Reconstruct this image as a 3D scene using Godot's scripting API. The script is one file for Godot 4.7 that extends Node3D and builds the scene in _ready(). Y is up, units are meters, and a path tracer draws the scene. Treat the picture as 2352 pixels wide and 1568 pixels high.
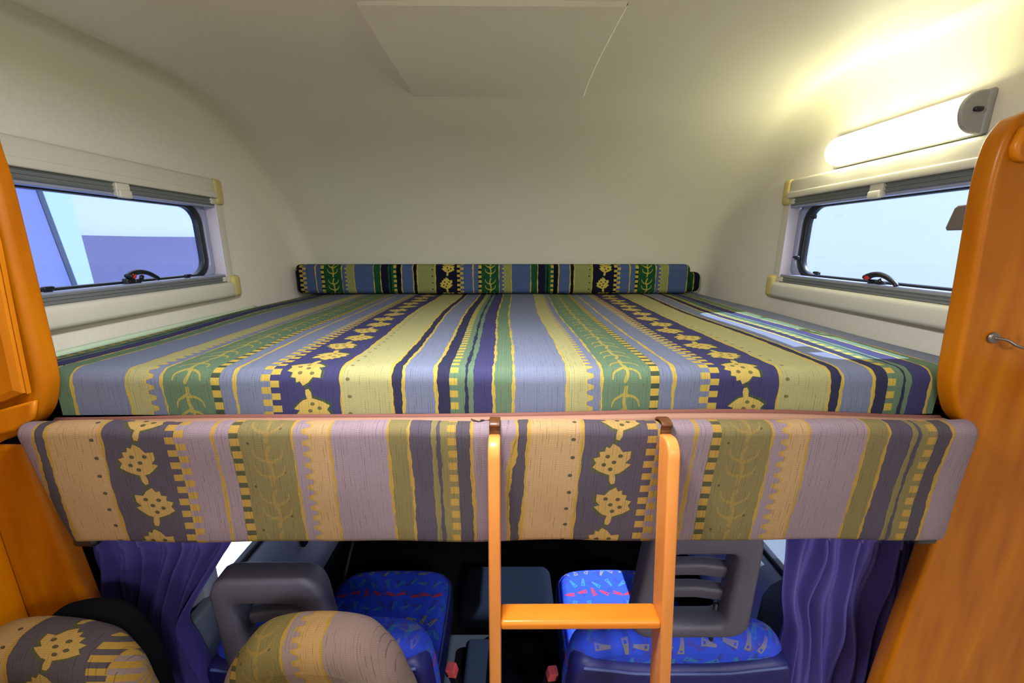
extends Node3D
# A motorhome's over-cab bunk seen from the living area. y up, metres; the living floor is y = 0, the camera stands at x = z = 0.
const EYE := 1.8
const FOCAL := 930.0
const PITCH := 13.45
const YAW := -0.25
const WR := 1.07      # right wall, inner face
const WL := -1.12     # left wall, inner face
const BED := 1.548    # top of the mattress
const REP := 0.92     # width of one repeat of the woven stripes
var mats := {}

func _ready() -> void:
	var cam := Camera3D.new()
	cam.name = "camera"
	cam.fov = rad_to_deg(2.0 * atan(784.0 / FOCAL))
	cam.near = 0.02
	cam.position = Vector3(0, EYE, 0)
	cam.rotation_degrees = Vector3(-PITCH, YAW, 0)
	add_child(cam)
	cam.current = true
	var env := Environment.new()
	var sm := ProceduralSkyMaterial.new()
	sm.sky_top_color = Color(0.78, 0.86, 1.0)
	sm.sky_horizon_color = Color(0.86, 0.91, 1.0)
	sm.ground_horizon_color = Color(0.80, 0.85, 0.92)
	sm.ground_bottom_color = Color(0.70, 0.74, 0.80)
	sm.sky_energy_multiplier = 1.0
	sm.ground_energy_multiplier = 0.8
	var sky := Sky.new()
	sky.sky_material = sm
	env.background_mode = Environment.BG_SKY
	env.sky = sky
	env.background_energy_multiplier = 1.9
	env.tonemap_mode = Environment.TONE_MAPPER_LINEAR
	env.tonemap_exposure = 1.0
	env.sdfgi_enabled = true
	env.ssao_enabled = true
	env.ssil_enabled = true
	var we := WorldEnvironment.new()
	we.name = "world_environment"
	we.environment = env
	add_child(we)
	var sun := DirectionalLight3D.new()
	sun.name = "sun"
	sun.light_color = Color(0.80, 0.88, 1.0)
	sun.light_energy = 5.0
	sun.light_angular_distance = 0.5
	sun.shadow_enabled = true
	sun.basis = Basis.looking_at(Vector3(-10, -9.4, 0.4), Vector3.UP)
	add_child(sun)
	make_materials()
	build_shell()
	build_walls()
	build_rear_lamps()
	build_window(1, 1.0)
	build_window(2, -1.0)
	build_outside()
	build_bed()
	build_side_panels()
	build_ladder()
	build_reading_lamp()
	build_cab()
	build_cab_seats()
	build_curtains()
	build_dinette()
	build_small_things()

# ---------- pixels of the photograph to points on real planes (to read off sizes) ----------
func ray(u: float, v: float) -> Vector3:
	var d := Vector3((u - 1176.0) / FOCAL, -(v - 784.0) / FOCAL, -1.0)
	return Basis.from_euler(Vector3(deg_to_rad(-PITCH), deg_to_rad(YAW), 0)) * d
func on_x(u: float, v: float, x: float) -> Vector3:
	var r := ray(u, v)
	return r * (x / r.x) + Vector3(0, EYE, 0)
func on_z(u: float, v: float, depth: float) -> Vector3:
	var r := ray(u, v)
	return r * (-depth / r.z) + Vector3(0, EYE, 0)

# ---------- naming ----------
var used := {}
func numbered(parent: Node, called: String) -> String:
	var key := str(parent.get_instance_id()) + called
	var n: int = used.get(key, 0)
	used[key] = n + 1
	return called if n == 0 else "%s_%03d" % [called, n]
func tag(o: Node, label := "", category := "", group := "", kind := "") -> Node:
	for pair in [["label", label], ["category", category], ["group", group], ["kind", kind]]:
		if pair[1] != "":
			o.set_meta(pair[0], pair[1])
	return o
func thing(called: String, at: Vector3, label := "", category := "", group := "", kind := "") -> Node3D:
	var o := Node3D.new()
	o.name = numbered(self, called)
	o.position = at
	add_child(o, true)
	tag(o, label, category, group, kind)
	return o
func obj(called: String, mesh: Mesh, m: Material, parent: Node3D = null) -> MeshInstance3D:
	var o := MeshInstance3D.new()
	o.mesh = mesh
	o.material_override = m
	var p: Node3D = parent if parent else self
	o.name = numbered(p, called)
	var off := Vector3.ZERO
	var q: Node = p
	while q != self:
		off += (q as Node3D).position
		q = q.get_parent()
	o.position = -off
	p.add_child(o, true)
	return o
func struct(called: String, mesh: Mesh, m: Material, label := "") -> MeshInstance3D:
	var o := obj(called, mesh, m)
	tag(o, label, "", "", "structure")
	return o

# ---------- mesh helpers ----------
func begin() -> SurfaceTool:
	var st := SurfaceTool.new()
	st.begin(Mesh.PRIMITIVE_TRIANGLES)
	return st
func finish(st: SurfaceTool) -> ArrayMesh:
	st.generate_normals()
	return st.commit()
# triangle turned so that its front shows towards «out»
func tri(st: SurfaceTool, a: Vector3, b: Vector3, c: Vector3, out: Vector3, ua := Vector2.ZERO, ub := Vector2.ZERO, uc := Vector2.ZERO) -> void:
	if (b - a).cross(c - a).dot(out) > 0.0:
		var t := b; b = c; c = t
		var w := ub; ub = uc; uc = w
	st.set_uv(ua); st.add_vertex(a)
	st.set_uv(ub); st.add_vertex(b)
	st.set_uv(uc); st.add_vertex(c)
func quad(st: SurfaceTool, a: Vector3, b: Vector3, c: Vector3, d: Vector3, out: Vector3, ua := Vector2.ZERO, ub := Vector2.ZERO, uc := Vector2.ZERO, ud := Vector2.ZERO) -> void:
	tri(st, a, b, c, out, ua, ub, uc)
	tri(st, a, c, d, out, ua, uc, ud)
# a smooth sheet f(u, v) -> point, with uv g(u, v); «out» says which side is the front
func sheet(nu: int, nv: int, f: Callable, g: Callable, flip := false, st: SurfaceTool = null) -> SurfaceTool:
	if st == null:
		st = begin()
	st.set_smooth_group(0)
	var p := []
	var t := []
	for j in nv + 1:
		for i in nu + 1:
			p.append(f.call(float(i) / nu, float(j) / nv))
			t.append(g.call(float(i) / nu, float(j) / nv))
	for j in nv:
		for i in nu:
			var a := j * (nu + 1) + i
			var q := [a, a + 1, a + nu + 2, a + nu + 1]
			for k in ([0, 2, 1, 0, 3, 2] if flip else [0, 1, 2, 0, 2, 3]):
				st.set_uv(t[q[k]])
				st.add_vertex(p[q[k]])
	return st
func no_uv(_u: float, _v: float) -> Vector2:
	return Vector2.ZERO
# box with rounded edges; xf places it, bend (optional) moves every point
func rbox(st: SurfaceTool, center: Vector3, size: Vector3, r: float, xf := Transform3D.IDENTITY, seg := 3, bend = null, uvf = null) -> void:
	var h := size / 2.0
	r = minf(r, minf(h.x, minf(h.y, h.z)) * 0.999)
	st.set_smooth_group(0)
	for axis in 3:
		for s in [-1.0, 1.0]:
			var ua := (axis + 1) % 3
			var va := (axis + 2) % 3
			var us := rsteps(h[ua], r, seg)
			var vs := rsteps(h[va], r, seg)
			var pts := []
			for b in vs:
				for a in us:
					var p := Vector3.ZERO
					p[axis] = h[axis] * s
					p[ua] = a
					p[va] = b
					var q := Vector3(clampf(p.x, -h.x + r, h.x - r), clampf(p.y, -h.y + r, h.y - r), clampf(p.z, -h.z + r, h.z - r))
					var o := q + (p - q).normalized() * r
					if bend != null:
						o = bend.call(o)
					pts.append(o)
			var w: int = us.size()
			for j in vs.size() - 1:
				for i in w - 1:
					var n := Vector3.ZERO
					n[axis] = s
					var a0 := j * w + i
					var quad_ids := [a0, a0 + 1, a0 + w + 1, a0 + w]
					var order := [0, 2, 1, 0, 3, 2] if s > 0 else [0, 1, 2, 0, 2, 3]
					for k in order:
						var pl: Vector3 = pts[quad_ids[k]]
						var pw := xf * (pl + center)
						if uvf != null:
							st.set_uv(uvf.call(pl + center, axis, s))
						else:
							st.set_uv(Vector2(pl[ua], pl[va]))
						st.add_vertex(pw)
func rsteps(h: float, r: float, seg: int) -> Array:
	var a := []
	for k in seg + 1:
		a.append(-(h - r) - r * tan(PI / 4 * (1.0 - float(k) / seg)))
	var flat := maxi(1, mini(24, int((h - r) * 2.0 / 0.05)))
	for k in range(1, flat):
		a.append(lerpf(-(h - r), h - r, float(k) / flat))
	for k in seg + 1:
		a.append((h - r) + r * tan(PI / 4 * float(k) / seg))
	return a
func box(center: Vector3, size: Vector3, r := 0.003, xf := Transform3D.IDENTITY) -> ArrayMesh:
	var st := begin()
	rbox(st, center, size, r, xf, 2)
	return finish(st)
# outline in the xy plane pushed from z0 to z1 with bevelled rims; «steps» rounds the bevel; dome bulges the front cap
func prism(st: SurfaceTool, poly: PackedVector2Array, z0: float, z1: float, bevel: float, xf := Transform3D.IDENTITY, steps := 3, smooth := true, uvf = null, back_bevel := -1.0) -> void:
	if Geometry2D.is_polygon_clockwise(poly):
		poly.reverse()
	var n := poly.size()
	var nrm := PackedVector2Array()
	for i in n:
		var e0 := (poly[i] - poly[(i + n - 1) % n]).normalized()
		var e1 := (poly[(i + 1) % n] - poly[i]).normalized()
		var m := Vector2(e0.y + e1.y, -e0.x - e1.x).normalized()
		var c := maxf(0.35, m.dot(Vector2(e1.y, -e1.x)))
		nrm.append(m / c)
	var rings := []
	var bb := bevel if back_bevel < 0.0 else back_bevel
	for k in steps + 1:
		var a := PI / 2 * k / steps
		rings.append([bb * (1.0 - sin(a)), z0 + bb * (1.0 - cos(a))])
	for k in steps + 1:
		var a := PI / 2 * k / steps
		rings.append([bevel * (1.0 - cos(a)), z1 - bevel * (1.0 - sin(a))])
	var at := func(k: int, i: int) -> Vector3:
		var q := poly[i % n] - nrm[i % n] * float(rings[k][0])
		return Vector3(q.x, q.y, rings[k][1])
	var put := func(p: Vector3) -> void:
		st.set_uv(uvf.call(p) if uvf != null else Vector2(p.x, p.y))
		st.add_vertex(xf * p)
	st.set_smooth_group(0 if smooth else -1)
	for k in rings.size() - 1:
		for i in n:
			for p in [at.call(k, i), at.call(k + 1, i + 1), at.call(k, i + 1), at.call(k, i), at.call(k + 1, i), at.call(k + 1, i + 1)]:
				put.call(p)
	for e in 2:
		var k: int = 0 if e == 0 else rings.size() - 1
		var cap := PackedVector2Array()
		for i in n:
			var p: Vector3 = at.call(k, i)
			cap.append(Vector2(p.x, p.y))
		st.set_smooth_group(1 + e)
		var ids := Geometry2D.triangulate_polygon(cap)
		for t in range(0, ids.size(), 3):
			var a := cap[ids[t]]; var b := cap[ids[t + 1]]; var c := cap[ids[t + 2]]
			var ccw := (b - a).cross(c - a) > 0
			if ccw == (e == 1):
				var w := b; b = c; c = w
			for q in [a, b, c]:
				put.call(Vector3(q.x, q.y, rings[k][1]))
# ring between two outlines with the same number of points
func ring(st: SurfaceTool, outer: PackedVector2Array, inner: PackedVector2Array, z0: float, z1: float, bevel: float, xf := Transform3D.IDENTITY) -> void:
	var n := outer.size()
	var cross := [[0.0, z0 + bevel, 0], [0.0, z1 - bevel, 0], [bevel * 0.3, z1 - bevel * 0.3, 0], [bevel, z1, 0], [bevel, z1, 1], [bevel * 0.3, z1 - bevel * 0.3, 1], [0.0, z1 - bevel, 1], [0.0, z0 + bevel, 1], [bevel, z0, 1], [bevel, z0, 0]]
	st.set_smooth_group(0)
	for i in n:
		var j := (i + 1) % n
		for k in cross.size():
			var l := (k + 1) % cross.size()
			var pts := []
			for e in [[i, k], [j, k], [j, l], [i, l]]:
				var c = cross[e[1]]
				var o: Vector2 = outer[e[0]]
				var w: Vector2 = inner[e[0]]
				var dir := (w - o).normalized()
				var p: Vector2 = o + dir * float(c[0]) if c[2] == 0 else w - dir * float(c[0])
				pts.append(xf * Vector3(p.x, p.y, c[1]))
			var a: Vector2 = (outer[i] + inner[i] + outer[j] + inner[j]) / 4.0
			var mid: Vector3 = xf * Vector3(a.x, a.y, (z0 + z1) / 2)
			var m: Vector3 = (pts[0] + pts[1] + pts[2] + pts[3]) / 4.0
			quad(st, pts[0], pts[1], pts[2], pts[3], m - mid)
func rrect(cx: float, cy: float, w: float, h: float, r: float, seg := 6) -> PackedVector2Array:
	var out := PackedVector2Array()
	for k in 4:
		var sx: float = [1, -1, -1, 1][k]
		var sy: float = [1, 1, -1, -1][k]
		for i in seg + 1:
			var a := PI / 2 * (k + float(i) / seg)
			out.append(Vector2(cx + sx * (w / 2 - r) + r * cos(a), cy + sy * (h / 2 - r) + r * sin(a)))
	return out
# smooth curve through points (Catmull-Rom), closed or open
func curve2(pts: Array, per := 6, closed := false) -> PackedVector2Array:
	var out := PackedVector2Array()
	var n := pts.size()
	var last := n if closed else n - 1
	for i in last:
		var p0: Vector2 = pts[(i - 1 + n) % n] if closed else pts[maxi(i - 1, 0)]
		var p1: Vector2 = pts[i]
		var p2: Vector2 = pts[(i + 1) % n]
		var p3: Vector2 = pts[(i + 2) % n] if closed else pts[mini(i + 2, n - 1)]
		for k in per:
			out.append(p1.cubic_interpolate(p2, p0, p3, float(k) / per))
	if not closed:
		out.append(pts[n - 1])
	return out
func curve3(pts: Array, per := 6) -> PackedVector3Array:
	var out := PackedVector3Array()
	var n := pts.size()
	for i in n - 1:
		for k in per:
			var a: Vector3 = pts[i]
			out.append(a.cubic_interpolate(pts[i + 1], pts[maxi(i - 1, 0)], pts[mini(i + 2, n - 1)], float(k) / per))
	out.append(pts[n - 1])
	return out
# round bar along a path; squash flattens it across «side»
func tube(st: SurfaceTool, path: PackedVector3Array, r, seg := 10, squash := 1.0, upv := Vector3.UP) -> void:
	var n := path.size()
	st.set_smooth_group(0)
	var rows := []
	for i in n:
		var t := (path[mini(i + 1, n - 1)] - path[maxi(i - 1, 0)]).normalized()
		var s := t.cross(upv)
		s = s.normalized() if s.length() > 0.01 else t.cross(Vector3.RIGHT).normalized()
		var u := s.cross(t).normalized()
		var rr: float = r[i] if r is Array or r is PackedFloat32Array else r
		var row := []
		for k in seg:
			var a := TAU * k / seg
			row.append(path[i] + s * cos(a) * rr + u * sin(a) * rr * squash)
		rows.append(row)
	for i in n - 1:
		for k in seg:
			var l := (k + 1) % seg
			quad(st, rows[i][k], rows[i][l], rows[i + 1][l], rows[i + 1][k], (rows[i][k] + rows[i + 1][l]) / 2 - (path[i] + path[i + 1]) / 2)
	for e in [0, n - 1]:
		var o: Vector3 = path[e] - path[1 if e == 0 else n - 2]
		for k in seg:
			tri(st, path[e], rows[e][k], rows[e][(k + 1) % seg], o)
func tube_mesh(path: PackedVector3Array, r, seg := 10, squash := 1.0, upv := Vector3.UP) -> ArrayMesh:
	var st := begin()
	tube(st, path, r, seg, squash, upv)
	return finish(st)

# ---------- materials ----------
func mat(called: String, c: Color, rough := 0.6, metal := 0.0) -> StandardMaterial3D:
	var m := StandardMaterial3D.new()
	m.resource_name = called
	m.albedo_color = c
	m.roughness = rough
	m.metallic = metal
	mats[called] = m
	return m
func rgb(r: float, g: float, b: float) -> Color:
	return Color(r / 255.0, g / 255.0, b / 255.0)
func noise_tex(freq: float, seed_: int, colors: Array, size := 512, bump := 0.0, octaves := 4) -> NoiseTexture2D:
	var n := FastNoiseLite.new()
	n.seed = seed_
	n.noise_type = FastNoiseLite.TYPE_SIMPLEX_SMOOTH
	n.frequency = freq
	n.fractal_octaves = octaves
	var t := NoiseTexture2D.new()
	t.width = size
	t.height = size
	t.seamless = true
	t.noise = n
	if bump > 0.0:
		t.as_normal_map = true
		t.bump_strength = bump
	elif colors.size():
		var g := Gradient.new()
		var offs := PackedFloat32Array()
		var cols := PackedColorArray()
		for i in colors.size():
			offs.append(float(i) / (colors.size() - 1))
			cols.append(colors[i])
		g.offsets = offs
		g.colors = cols
		t.color_ramp = g
	return t
func wood(called: String, scale: Vector3, a: Color, b: Color, seed_: int, rough := 0.38) -> void:
	var m := mat(called, Color.WHITE, rough)
	m.albedo_texture = noise_tex(0.012, seed_, [a, a.lerp(b, 0.35), a.lerp(b, 0.6), b], 512, 0.0, 5)
	m.uv1_triplanar = true
	m.uv1_scale = scale
	m.clearcoat_enabled = true
	m.clearcoat = 0.08
	m.metallic_specular = 0.3
	m.clearcoat_roughness = 0.25

func make_materials() -> void:
	var cm := mat("ceiling_shell", rgb(216, 212, 192), 0.55)
	cm.normal_enabled = true
	cm.normal_texture = noise_tex(0.05, 3, [], 512, 1.0)
	cm.normal_scale = 0.10
	cm.uv1_triplanar = true
	cm.uv1_scale = Vector3(6, 6, 6)
	var wm := mat("wall_vinyl", Color.WHITE, 0.7)
	wm.albedo_texture = noise_tex(0.03, 5, [rgb(213, 207, 193), rgb(216, 210, 196), rgb(219, 213, 199)], 512)
	wm.uv1_triplanar = true
	wm.uv1_scale = Vector3(5, 2, 5)
	mat("frame_cream", rgb(196, 192, 176), 0.45)
	mat("corner_yellow", rgb(188, 172, 108), 0.5)
	mat("rail_grey", rgb(118, 122, 122), 0.4, 0.3)
	mat("catch_brown", rgb(96, 84, 78), 0.5)
	mat("gap_brown", rgb(70, 58, 40), 0.8)
	mat("seal_black", rgb(22, 24, 34), 0.4)
	mat("ring_silver", rgb(150, 155, 182), 0.35, 0.2)
	mat("jamb_white", rgb(200, 192, 200), 0.5)
	mat("latch_black", rgb(20, 20, 26), 0.35)
	mat("button_red", rgb(200, 40, 40), 0.35)
	var g := mat("pane", Color(0.9, 0.95, 1.0, 0.04), 0.02)
	g.transparency = BaseMaterial3D.TRANSPARENCY_ALPHA
	wood("wood_upright", Vector3(2.6, 0.35, 2.6), rgb(178, 106, 2), rgb(142, 72, 0), 11)
	wood("wood_ladder", Vector3(3.0, 0.5, 3.0), rgb(218, 140, 70), rgb(202, 122, 56), 12, 0.35)
	wood("wood_rung", Vector3(0.5, 4.0, 4.0), rgb(212, 126, 38), rgb(194, 106, 26), 13, 0.3)
	wood("wood_door", Vector3(2.2, 0.3, 2.2), rgb(200, 124, 12), rgb(166, 90, 6), 14)
	mat("wood_edge", rgb(236, 150, 56), 0.35)
	mat("strap_brown", rgb(84, 46, 14), 0.4)
	mat("rose_cloth", rgb(140, 101, 80), 0.85)
	mat("rose_piping", rgb(104, 60, 48), 0.8)
	mat("lamp_base", rgb(150, 150, 150), 0.45)
	var lm := mat("lamp_lens", rgb(245, 245, 240), 0.5)
	lm.emission_enabled = true
	lm.emission = Color(1.0, 0.98, 0.92)
	lm.emission_energy_multiplier = 1.6
	mat("hook_metal", rgb(120, 112, 104), 0.35, 0.8)
	var pm := mat("plastic_grey", rgb(78, 75, 90), 0.55)
	pm.normal_enabled = true
	pm.normal_texture = noise_tex(0.08, 7, [], 256, 2.0)
	pm.normal_scale = 0.25
	pm.uv1_triplanar = true
	pm.uv1_scale = Vector3(12, 12, 12)
	mat("leatherette", rgb(27, 29, 98), 0.5)
	mat("piping_blue", rgb(70, 80, 130), 0.5)
	mat("cab_black", rgb(16, 17, 22), 0.5)
	mat("cab_carpet", rgb(12, 12, 15), 0.95)
	mat("cab_gloss", rgb(12, 14, 20), 0.5)
	mat("door_grey", rgb(150, 152, 168), 0.5)
	mat("pillar_white", rgb(205, 208, 215), 0.6)
	var cu := mat("curtain_satin", rgb(92, 80, 160), 0.4)
	cu.rim_enabled = true
	cu.rim = 0.3
	mat("hump_rubber", rgb(20, 24, 32), 0.85).metallic_specular = 0.15
	mat("coral", rgb(252, 104, 104), 0.4)
	mat("floor_vinyl", rgb(112, 104, 94), 0.5)
	mat("van_white", rgb(126, 133, 140), 0.6)
	mat("post_white", rgb(112, 130, 146), 0.6)
	mat("drape_blue", rgb(70, 78, 126), 0.8)
	mat("drape_violet", rgb(58, 59, 94), 0.8)
	mat("hall_wall", rgb(226, 234, 242), 0.8)
	mat("ground_grey", rgb(190, 192, 192), 0.9)
	mat("thread_dark", rgb(50, 30, 26), 0.8)
	mat("underside_black", rgb(10, 10, 12), 0.9).metallic_specular = 0.1
	make_stripes()
	make_seat_cloth()

# the woven stripes: one drawing (which yarn lies where), three dye lots
func make_stripes() -> void:
	var W := 2048
	var H := 848
	var rng := RandomNumberGenerator.new()
	rng.seed = 41
	# yarns: 0 navy 1 gold 2 lilac 3 green 4 cream 5 dark 6 leaf 7 leaf outline 8 dot 9 sprig
	var stripes := [[0, 160], [2, 79], [1, 8], [2, 30], [3, 133], [1, 5], [2, 36], [4, 40], [1, 5], [2, 120], [1, 6], [3, 40], [1, 6], [0, 45], [3, 12], [5, 8], [3, 18], [5, 46], [1, 8], [2, 68], [1, 7], [5, 20], [1, 7], [4, 110], [1, 7]]
	var total := 0.0
	for s in stripes:
		total += s[1]
	var bounds := []
	var x := 0.0
	for s in stripes:
		bounds.append(x / total * W)
		x += s[1]
	bounds.append(float(W))
	var px := W / total
	var idx := PackedByteArray()
	idx.resize(W * H)
	var phase := []
	for i in bounds.size():
		phase.append([rng.randf() * TAU, rng.randf() * TAU, rng.randf() * TAU])
	for y in H:
		var t := TAU * y / H
		var edge := []
		for i in bounds.size():
			if i == 0 or i == bounds.size() - 1:
				var w0: float = 3.0 * sin(t * 2 + phase[0][0]) + 2.0 * sin(t * 7 + phase[0][1])
				edge.append(int(bounds[i] + w0))
			else:
				edge.append(int(bounds[i] + 2.6 * sin(t * 2 + phase[i][0]) + 1.8 * sin(t * 7 + phase[i][1]) + 1.0 * sin(t * 19 + phase[i][2])))
		for i in stripes.size():
			for xx in range(edge[i], edge[i + 1]):
				idx[y * W + posmod(xx, W)] = stripes[i][0]
	var put := func(xx: float, yy: float, v: int) -> void:
		idx[posmod(int(yy), H) * W + posmod(int(xx), W)] = v
	# battlement squares beside the leaves, two columns set off by half a step; small squares by the sprigs; beads by the dark band
	var col := func(x0: float, w: float, n: int, fill: float, off: float, v: int, back: int) -> void:
		for k in n:
			var y0 := (k + off) * H / n
			for yy in range(int(y0), int(y0 + H / float(n))):
				var on: bool = yy < y0 + fill * H / n
				var jig := 1.5 * sin(k * 2.1) + (rng.randf() - 0.5) * 1.2
				for xx in range(int(x0 + jig), int(x0 + w + jig)):
					if on: put.call(xx, yy, v)
					elif back >= 0: put.call(xx, yy, back)
	var b := bounds
	col.call(b[1] - 22 * px, 22 * px, 14, 0.52, 0.0, 1, 0)
	col.call(b[1] - 1 * px, 22 * px, 14, 0.52, 0.5, 1, 2)
	col.call(b[4] + 1 * px, 20 * px, 14, 0.58, 0.2, 1, 7)
	col.call(b[17] - 2 * px, 19 * px, 14, 0.55, 0.1, 1, 3)
	# zigzag edge between lilac and cream
	for y in H:
		var z := absf(fposmod(float(y) * 16.0 / H, 1.0) - 0.5) * 2.0
		z = smoothstep(0.25, 0.75, z)
		var e: float = b[7] - 4 * px - 15 * px * z
		for xx in range(int(e), int(b[7] + 8 * px)):
			put.call(xx, y, 1 if xx < e + 9 * px * (0.55 + 0.45 * z) else 4)
	# dots down the cream band
	for k in 10:
		var cy := (k + 0.4) * H / 10.0
		var cx: float = b[24] - (14 if k % 2 else 16) * px
		for dy in range(-9, 10):
			for dx in range(-11, 12):
				if dx * dx / 100.0 + dy * dy / 64.0 <= 1.0: put.call(cx + dx, cy + dy, 8)
	for k in 12:
		var cy := k * H / 12.0 + rng.randf() * 18
		var cx: float = b[4] + (38 + 70 * (k % 3) / 2.0) * px
		for dy in range(-6, 7):
			for dx in range(-7, 8):
				if dx * dx + dy * dy <= 40: put.call(cx + dx, cy + dy, 8)
	# leaves with five holes, alternately leaning left and right, stem down
	var shape := [Vector2(-0.05, -1.0), Vector2(0.12, -0.78), Vector2(0.3, -0.86), Vector2(0.36, -0.62), Vector2(0.62, -0.62), Vector2(0.6, -0.36), Vector2(0.92, -0.3), Vector2(0.8, -0.05), Vector2(0.98, 0.16), Vector2(0.66, 0.42), Vector2(0.3, 0.6), Vector2(0.16, 0.66), Vector2(0.17, 0.98), Vector2(0.08, 1.18), Vector2(-0.1, 1.16), Vector2(-0.14, 0.92), Vector2(-0.1, 0.66), Vector2(-0.34, 0.62), Vector2(-0.62, 0.44), Vector2(-0.9, 0.22), Vector2(-0.62, 0.1), Vector2(-0.86, -0.12), Vector2(-0.9, -0.5), Vector2(-0.5, -0.5), Vector2(-0.34, -0.78)]
	for k in 4:
		var flip := 1.0 if k % 2 == 0 else -1.0
		var c := Vector2(b[0] + (74 + 6 * flip) * px, (k + 0.45) * H / 4.0)
		var turn := 0.12 * flip
		for grow in [1, 0]:
			var poly := PackedVector2Array()
			for q in shape:
				var v: Vector2 = Vector2(q.x * 45 * px * flip, q.y * 45 * px).rotated(turn)
				poly.append(v * (1.0 + 0.13 * grow) + Vector2(-4, 4) * float(grow))
			var rr := int(60 * px)
			for dy in range(-rr, rr):
				for dx in range(-rr, rr):
					if Geometry2D.is_point_in_polygon(Vector2(dx, dy), poly):
						put.call(c.x + dx, c.y + dy, 7 if grow else 6)
		for h in [Vector2(-0.4, -0.3), Vector2(0.22, -0.34), Vector2(-0.08, 0.0), Vector2(0.42, 0.08), Vector2(0.1, 0.36)]:
			var v: Vector2 = Vector2(h.x * 45 * px * flip, h.y * 45 * px).rotated(turn)
			for dy in range(-10, 11):
				for dx in range(-12, 13):
					if dx * dx / 110.0 + dy * dy / 75.0 <= 1.0: put.call(c.x + v.x + dx, c.y + v.y + dy, 8)
	# sprigs: a wavy stem with curled twigs
	for k in 4:
		var c := Vector2(b[4] + 78 * px, (k + 0.5) * H / 4.0)
		var lines := []
		lines.append([Vector2(0, 50), Vector2(4, 16), Vector2(-4, -16), Vector2(3, -40)])
		for s in [-1.0, 1.0]:
			for yy in [30.0, -8.0]:
				lines.append([Vector2(0, yy + (6 if s > 0 else 0)), Vector2(s * 16, yy - 2), Vector2(s * 30, yy - 12), Vector2(s * 34, yy - 26)])
		for l in lines:
			var path := curve2(l, 14)
			for q in path:
				var rad := 8.5 - 4.0 * absf(q.x) / 30.0
				for dy in range(-9, 10):
					for dx in range(-9, 10):
						if dx * dx + dy * dy <= rad * rad: put.call(c.x + q.x * px * 0.95 + dx, c.y + q.y * px * 1.02 + dy, 9)
	var lots := {
		"stripes_bed": [rgb(56, 54, 88), rgb(168, 144, 66), rgb(104, 109, 128), rgb(88, 108, 84), rgb(148, 143, 98), rgb(44, 44, 66), rgb(172, 148, 78), rgb(60, 70, 54), rgb(98, 92, 58), rgb(146, 134, 68)],
		"stripes_faded": [rgb(82, 72, 80), rgb(166, 130, 62), rgb(140, 119, 122), rgb(122, 108, 68), rgb(170, 136, 94), rgb(78, 70, 74), rgb(170, 136, 78), rgb(80, 78, 54), rgb(84, 74, 52), rgb(140, 116, 66)],
		"stripes_fresh": [rgb(18, 20, 40), rgb(168, 148, 58), rgb(66, 82, 118), rgb(24, 68, 42), rgb(124, 130, 76), rgb(12, 15, 28), rgb(176, 158, 70), rgb(12, 34, 22), rgb(28, 30, 26), rgb(156, 144, 56)],
	}
	var hash_ := PackedFloat32Array()
	for i in 4096:
		hash_.append(rng.randf())
	var shade := PackedByteArray()
	shade.resize(W * H)
	var cords := PackedInt32Array()   # cords of uneven width, a dark gap between two
	var gaps := PackedByteArray()
	var left := 0
	var cord_no := 0
	for xx in W:
		if left == 0:
			cord_no += 1
			left = 9 + rng.randi() % 12
		left -= 1
		cords.append(cord_no)
		gaps.append(1 if left < 2 else 0)
	var picks := []
	for k in 8: picks.append(0.055 * sin(TAU * k / 8.0))
	for y in H:
		for xx in W:
			var cord := cords[xx]
			var f := hash_[(xx * 57 + y * 193) & 4095]
			var pick: float = picks[(y + int(hash_[cord & 4095] * 8.0)) & 7]
			var v: float = 0.83 + pick * (0.6 + 0.8 * hash_[(cord * 31 + y / 16 * 7) & 4095]) + 0.07 * f
			if gaps[xx] > 0:
				var h := hash_[(cord * 131 + (y + int(hash_[(cord * 7) & 4095] * 300.0)) / 53 * 17) & 4095]
				v -= 0.05 + (0.20 * (1.0 - h / 0.45) if h < 0.45 else 0.0)
			shade[y * W + xx] = int(clampf(255.0 * v, 0, 255))
	var hi := Image.create_from_data(W, H, false, Image.FORMAT_L8, shade)
	var ht := ImageTexture.create_from_image(hi)
	for lot in lots:
		var pal := PackedByteArray()
		for c: Color in lots[lot]:
			for v in [c.r, c.g, c.b]:
				pal.append(int(v * 255))
		var data := PackedByteArray()
		data.resize(W * H * 3)
		var o := 0
		for i in W * H:
			var k := idx[i] * 3
			var s := shade[i] + 22
			data[o] = mini(255, pal[k] * s >> 8)
			data[o + 1] = mini(255, pal[k + 1] * s >> 8)
			data[o + 2] = mini(255, pal[k + 2] * s >> 8)
			o += 3
		var m := mat(lot, Color.WHITE, 0.92)
		m.albedo_texture = ImageTexture.create_from_image(Image.create_from_data(W, H, false, Image.FORMAT_RGB8, data))
		m.heightmap_enabled = true
		m.heightmap_texture = ht
		m.heightmap_scale = 0.05
		m.metallic_specular = 0.2
	mats.stripes_faded.albedo_color = Color(0.93, 0.94, 0.96)
	var shade_lot: StandardMaterial3D = mats.stripes_faded.duplicate()
	shade_lot.albedo_color = Color(0.76, 0.74, 0.66)  # dinette covers: darker tint puts their shade into the colour
	mats["stripes_shaded"] = shade_lot

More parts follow.
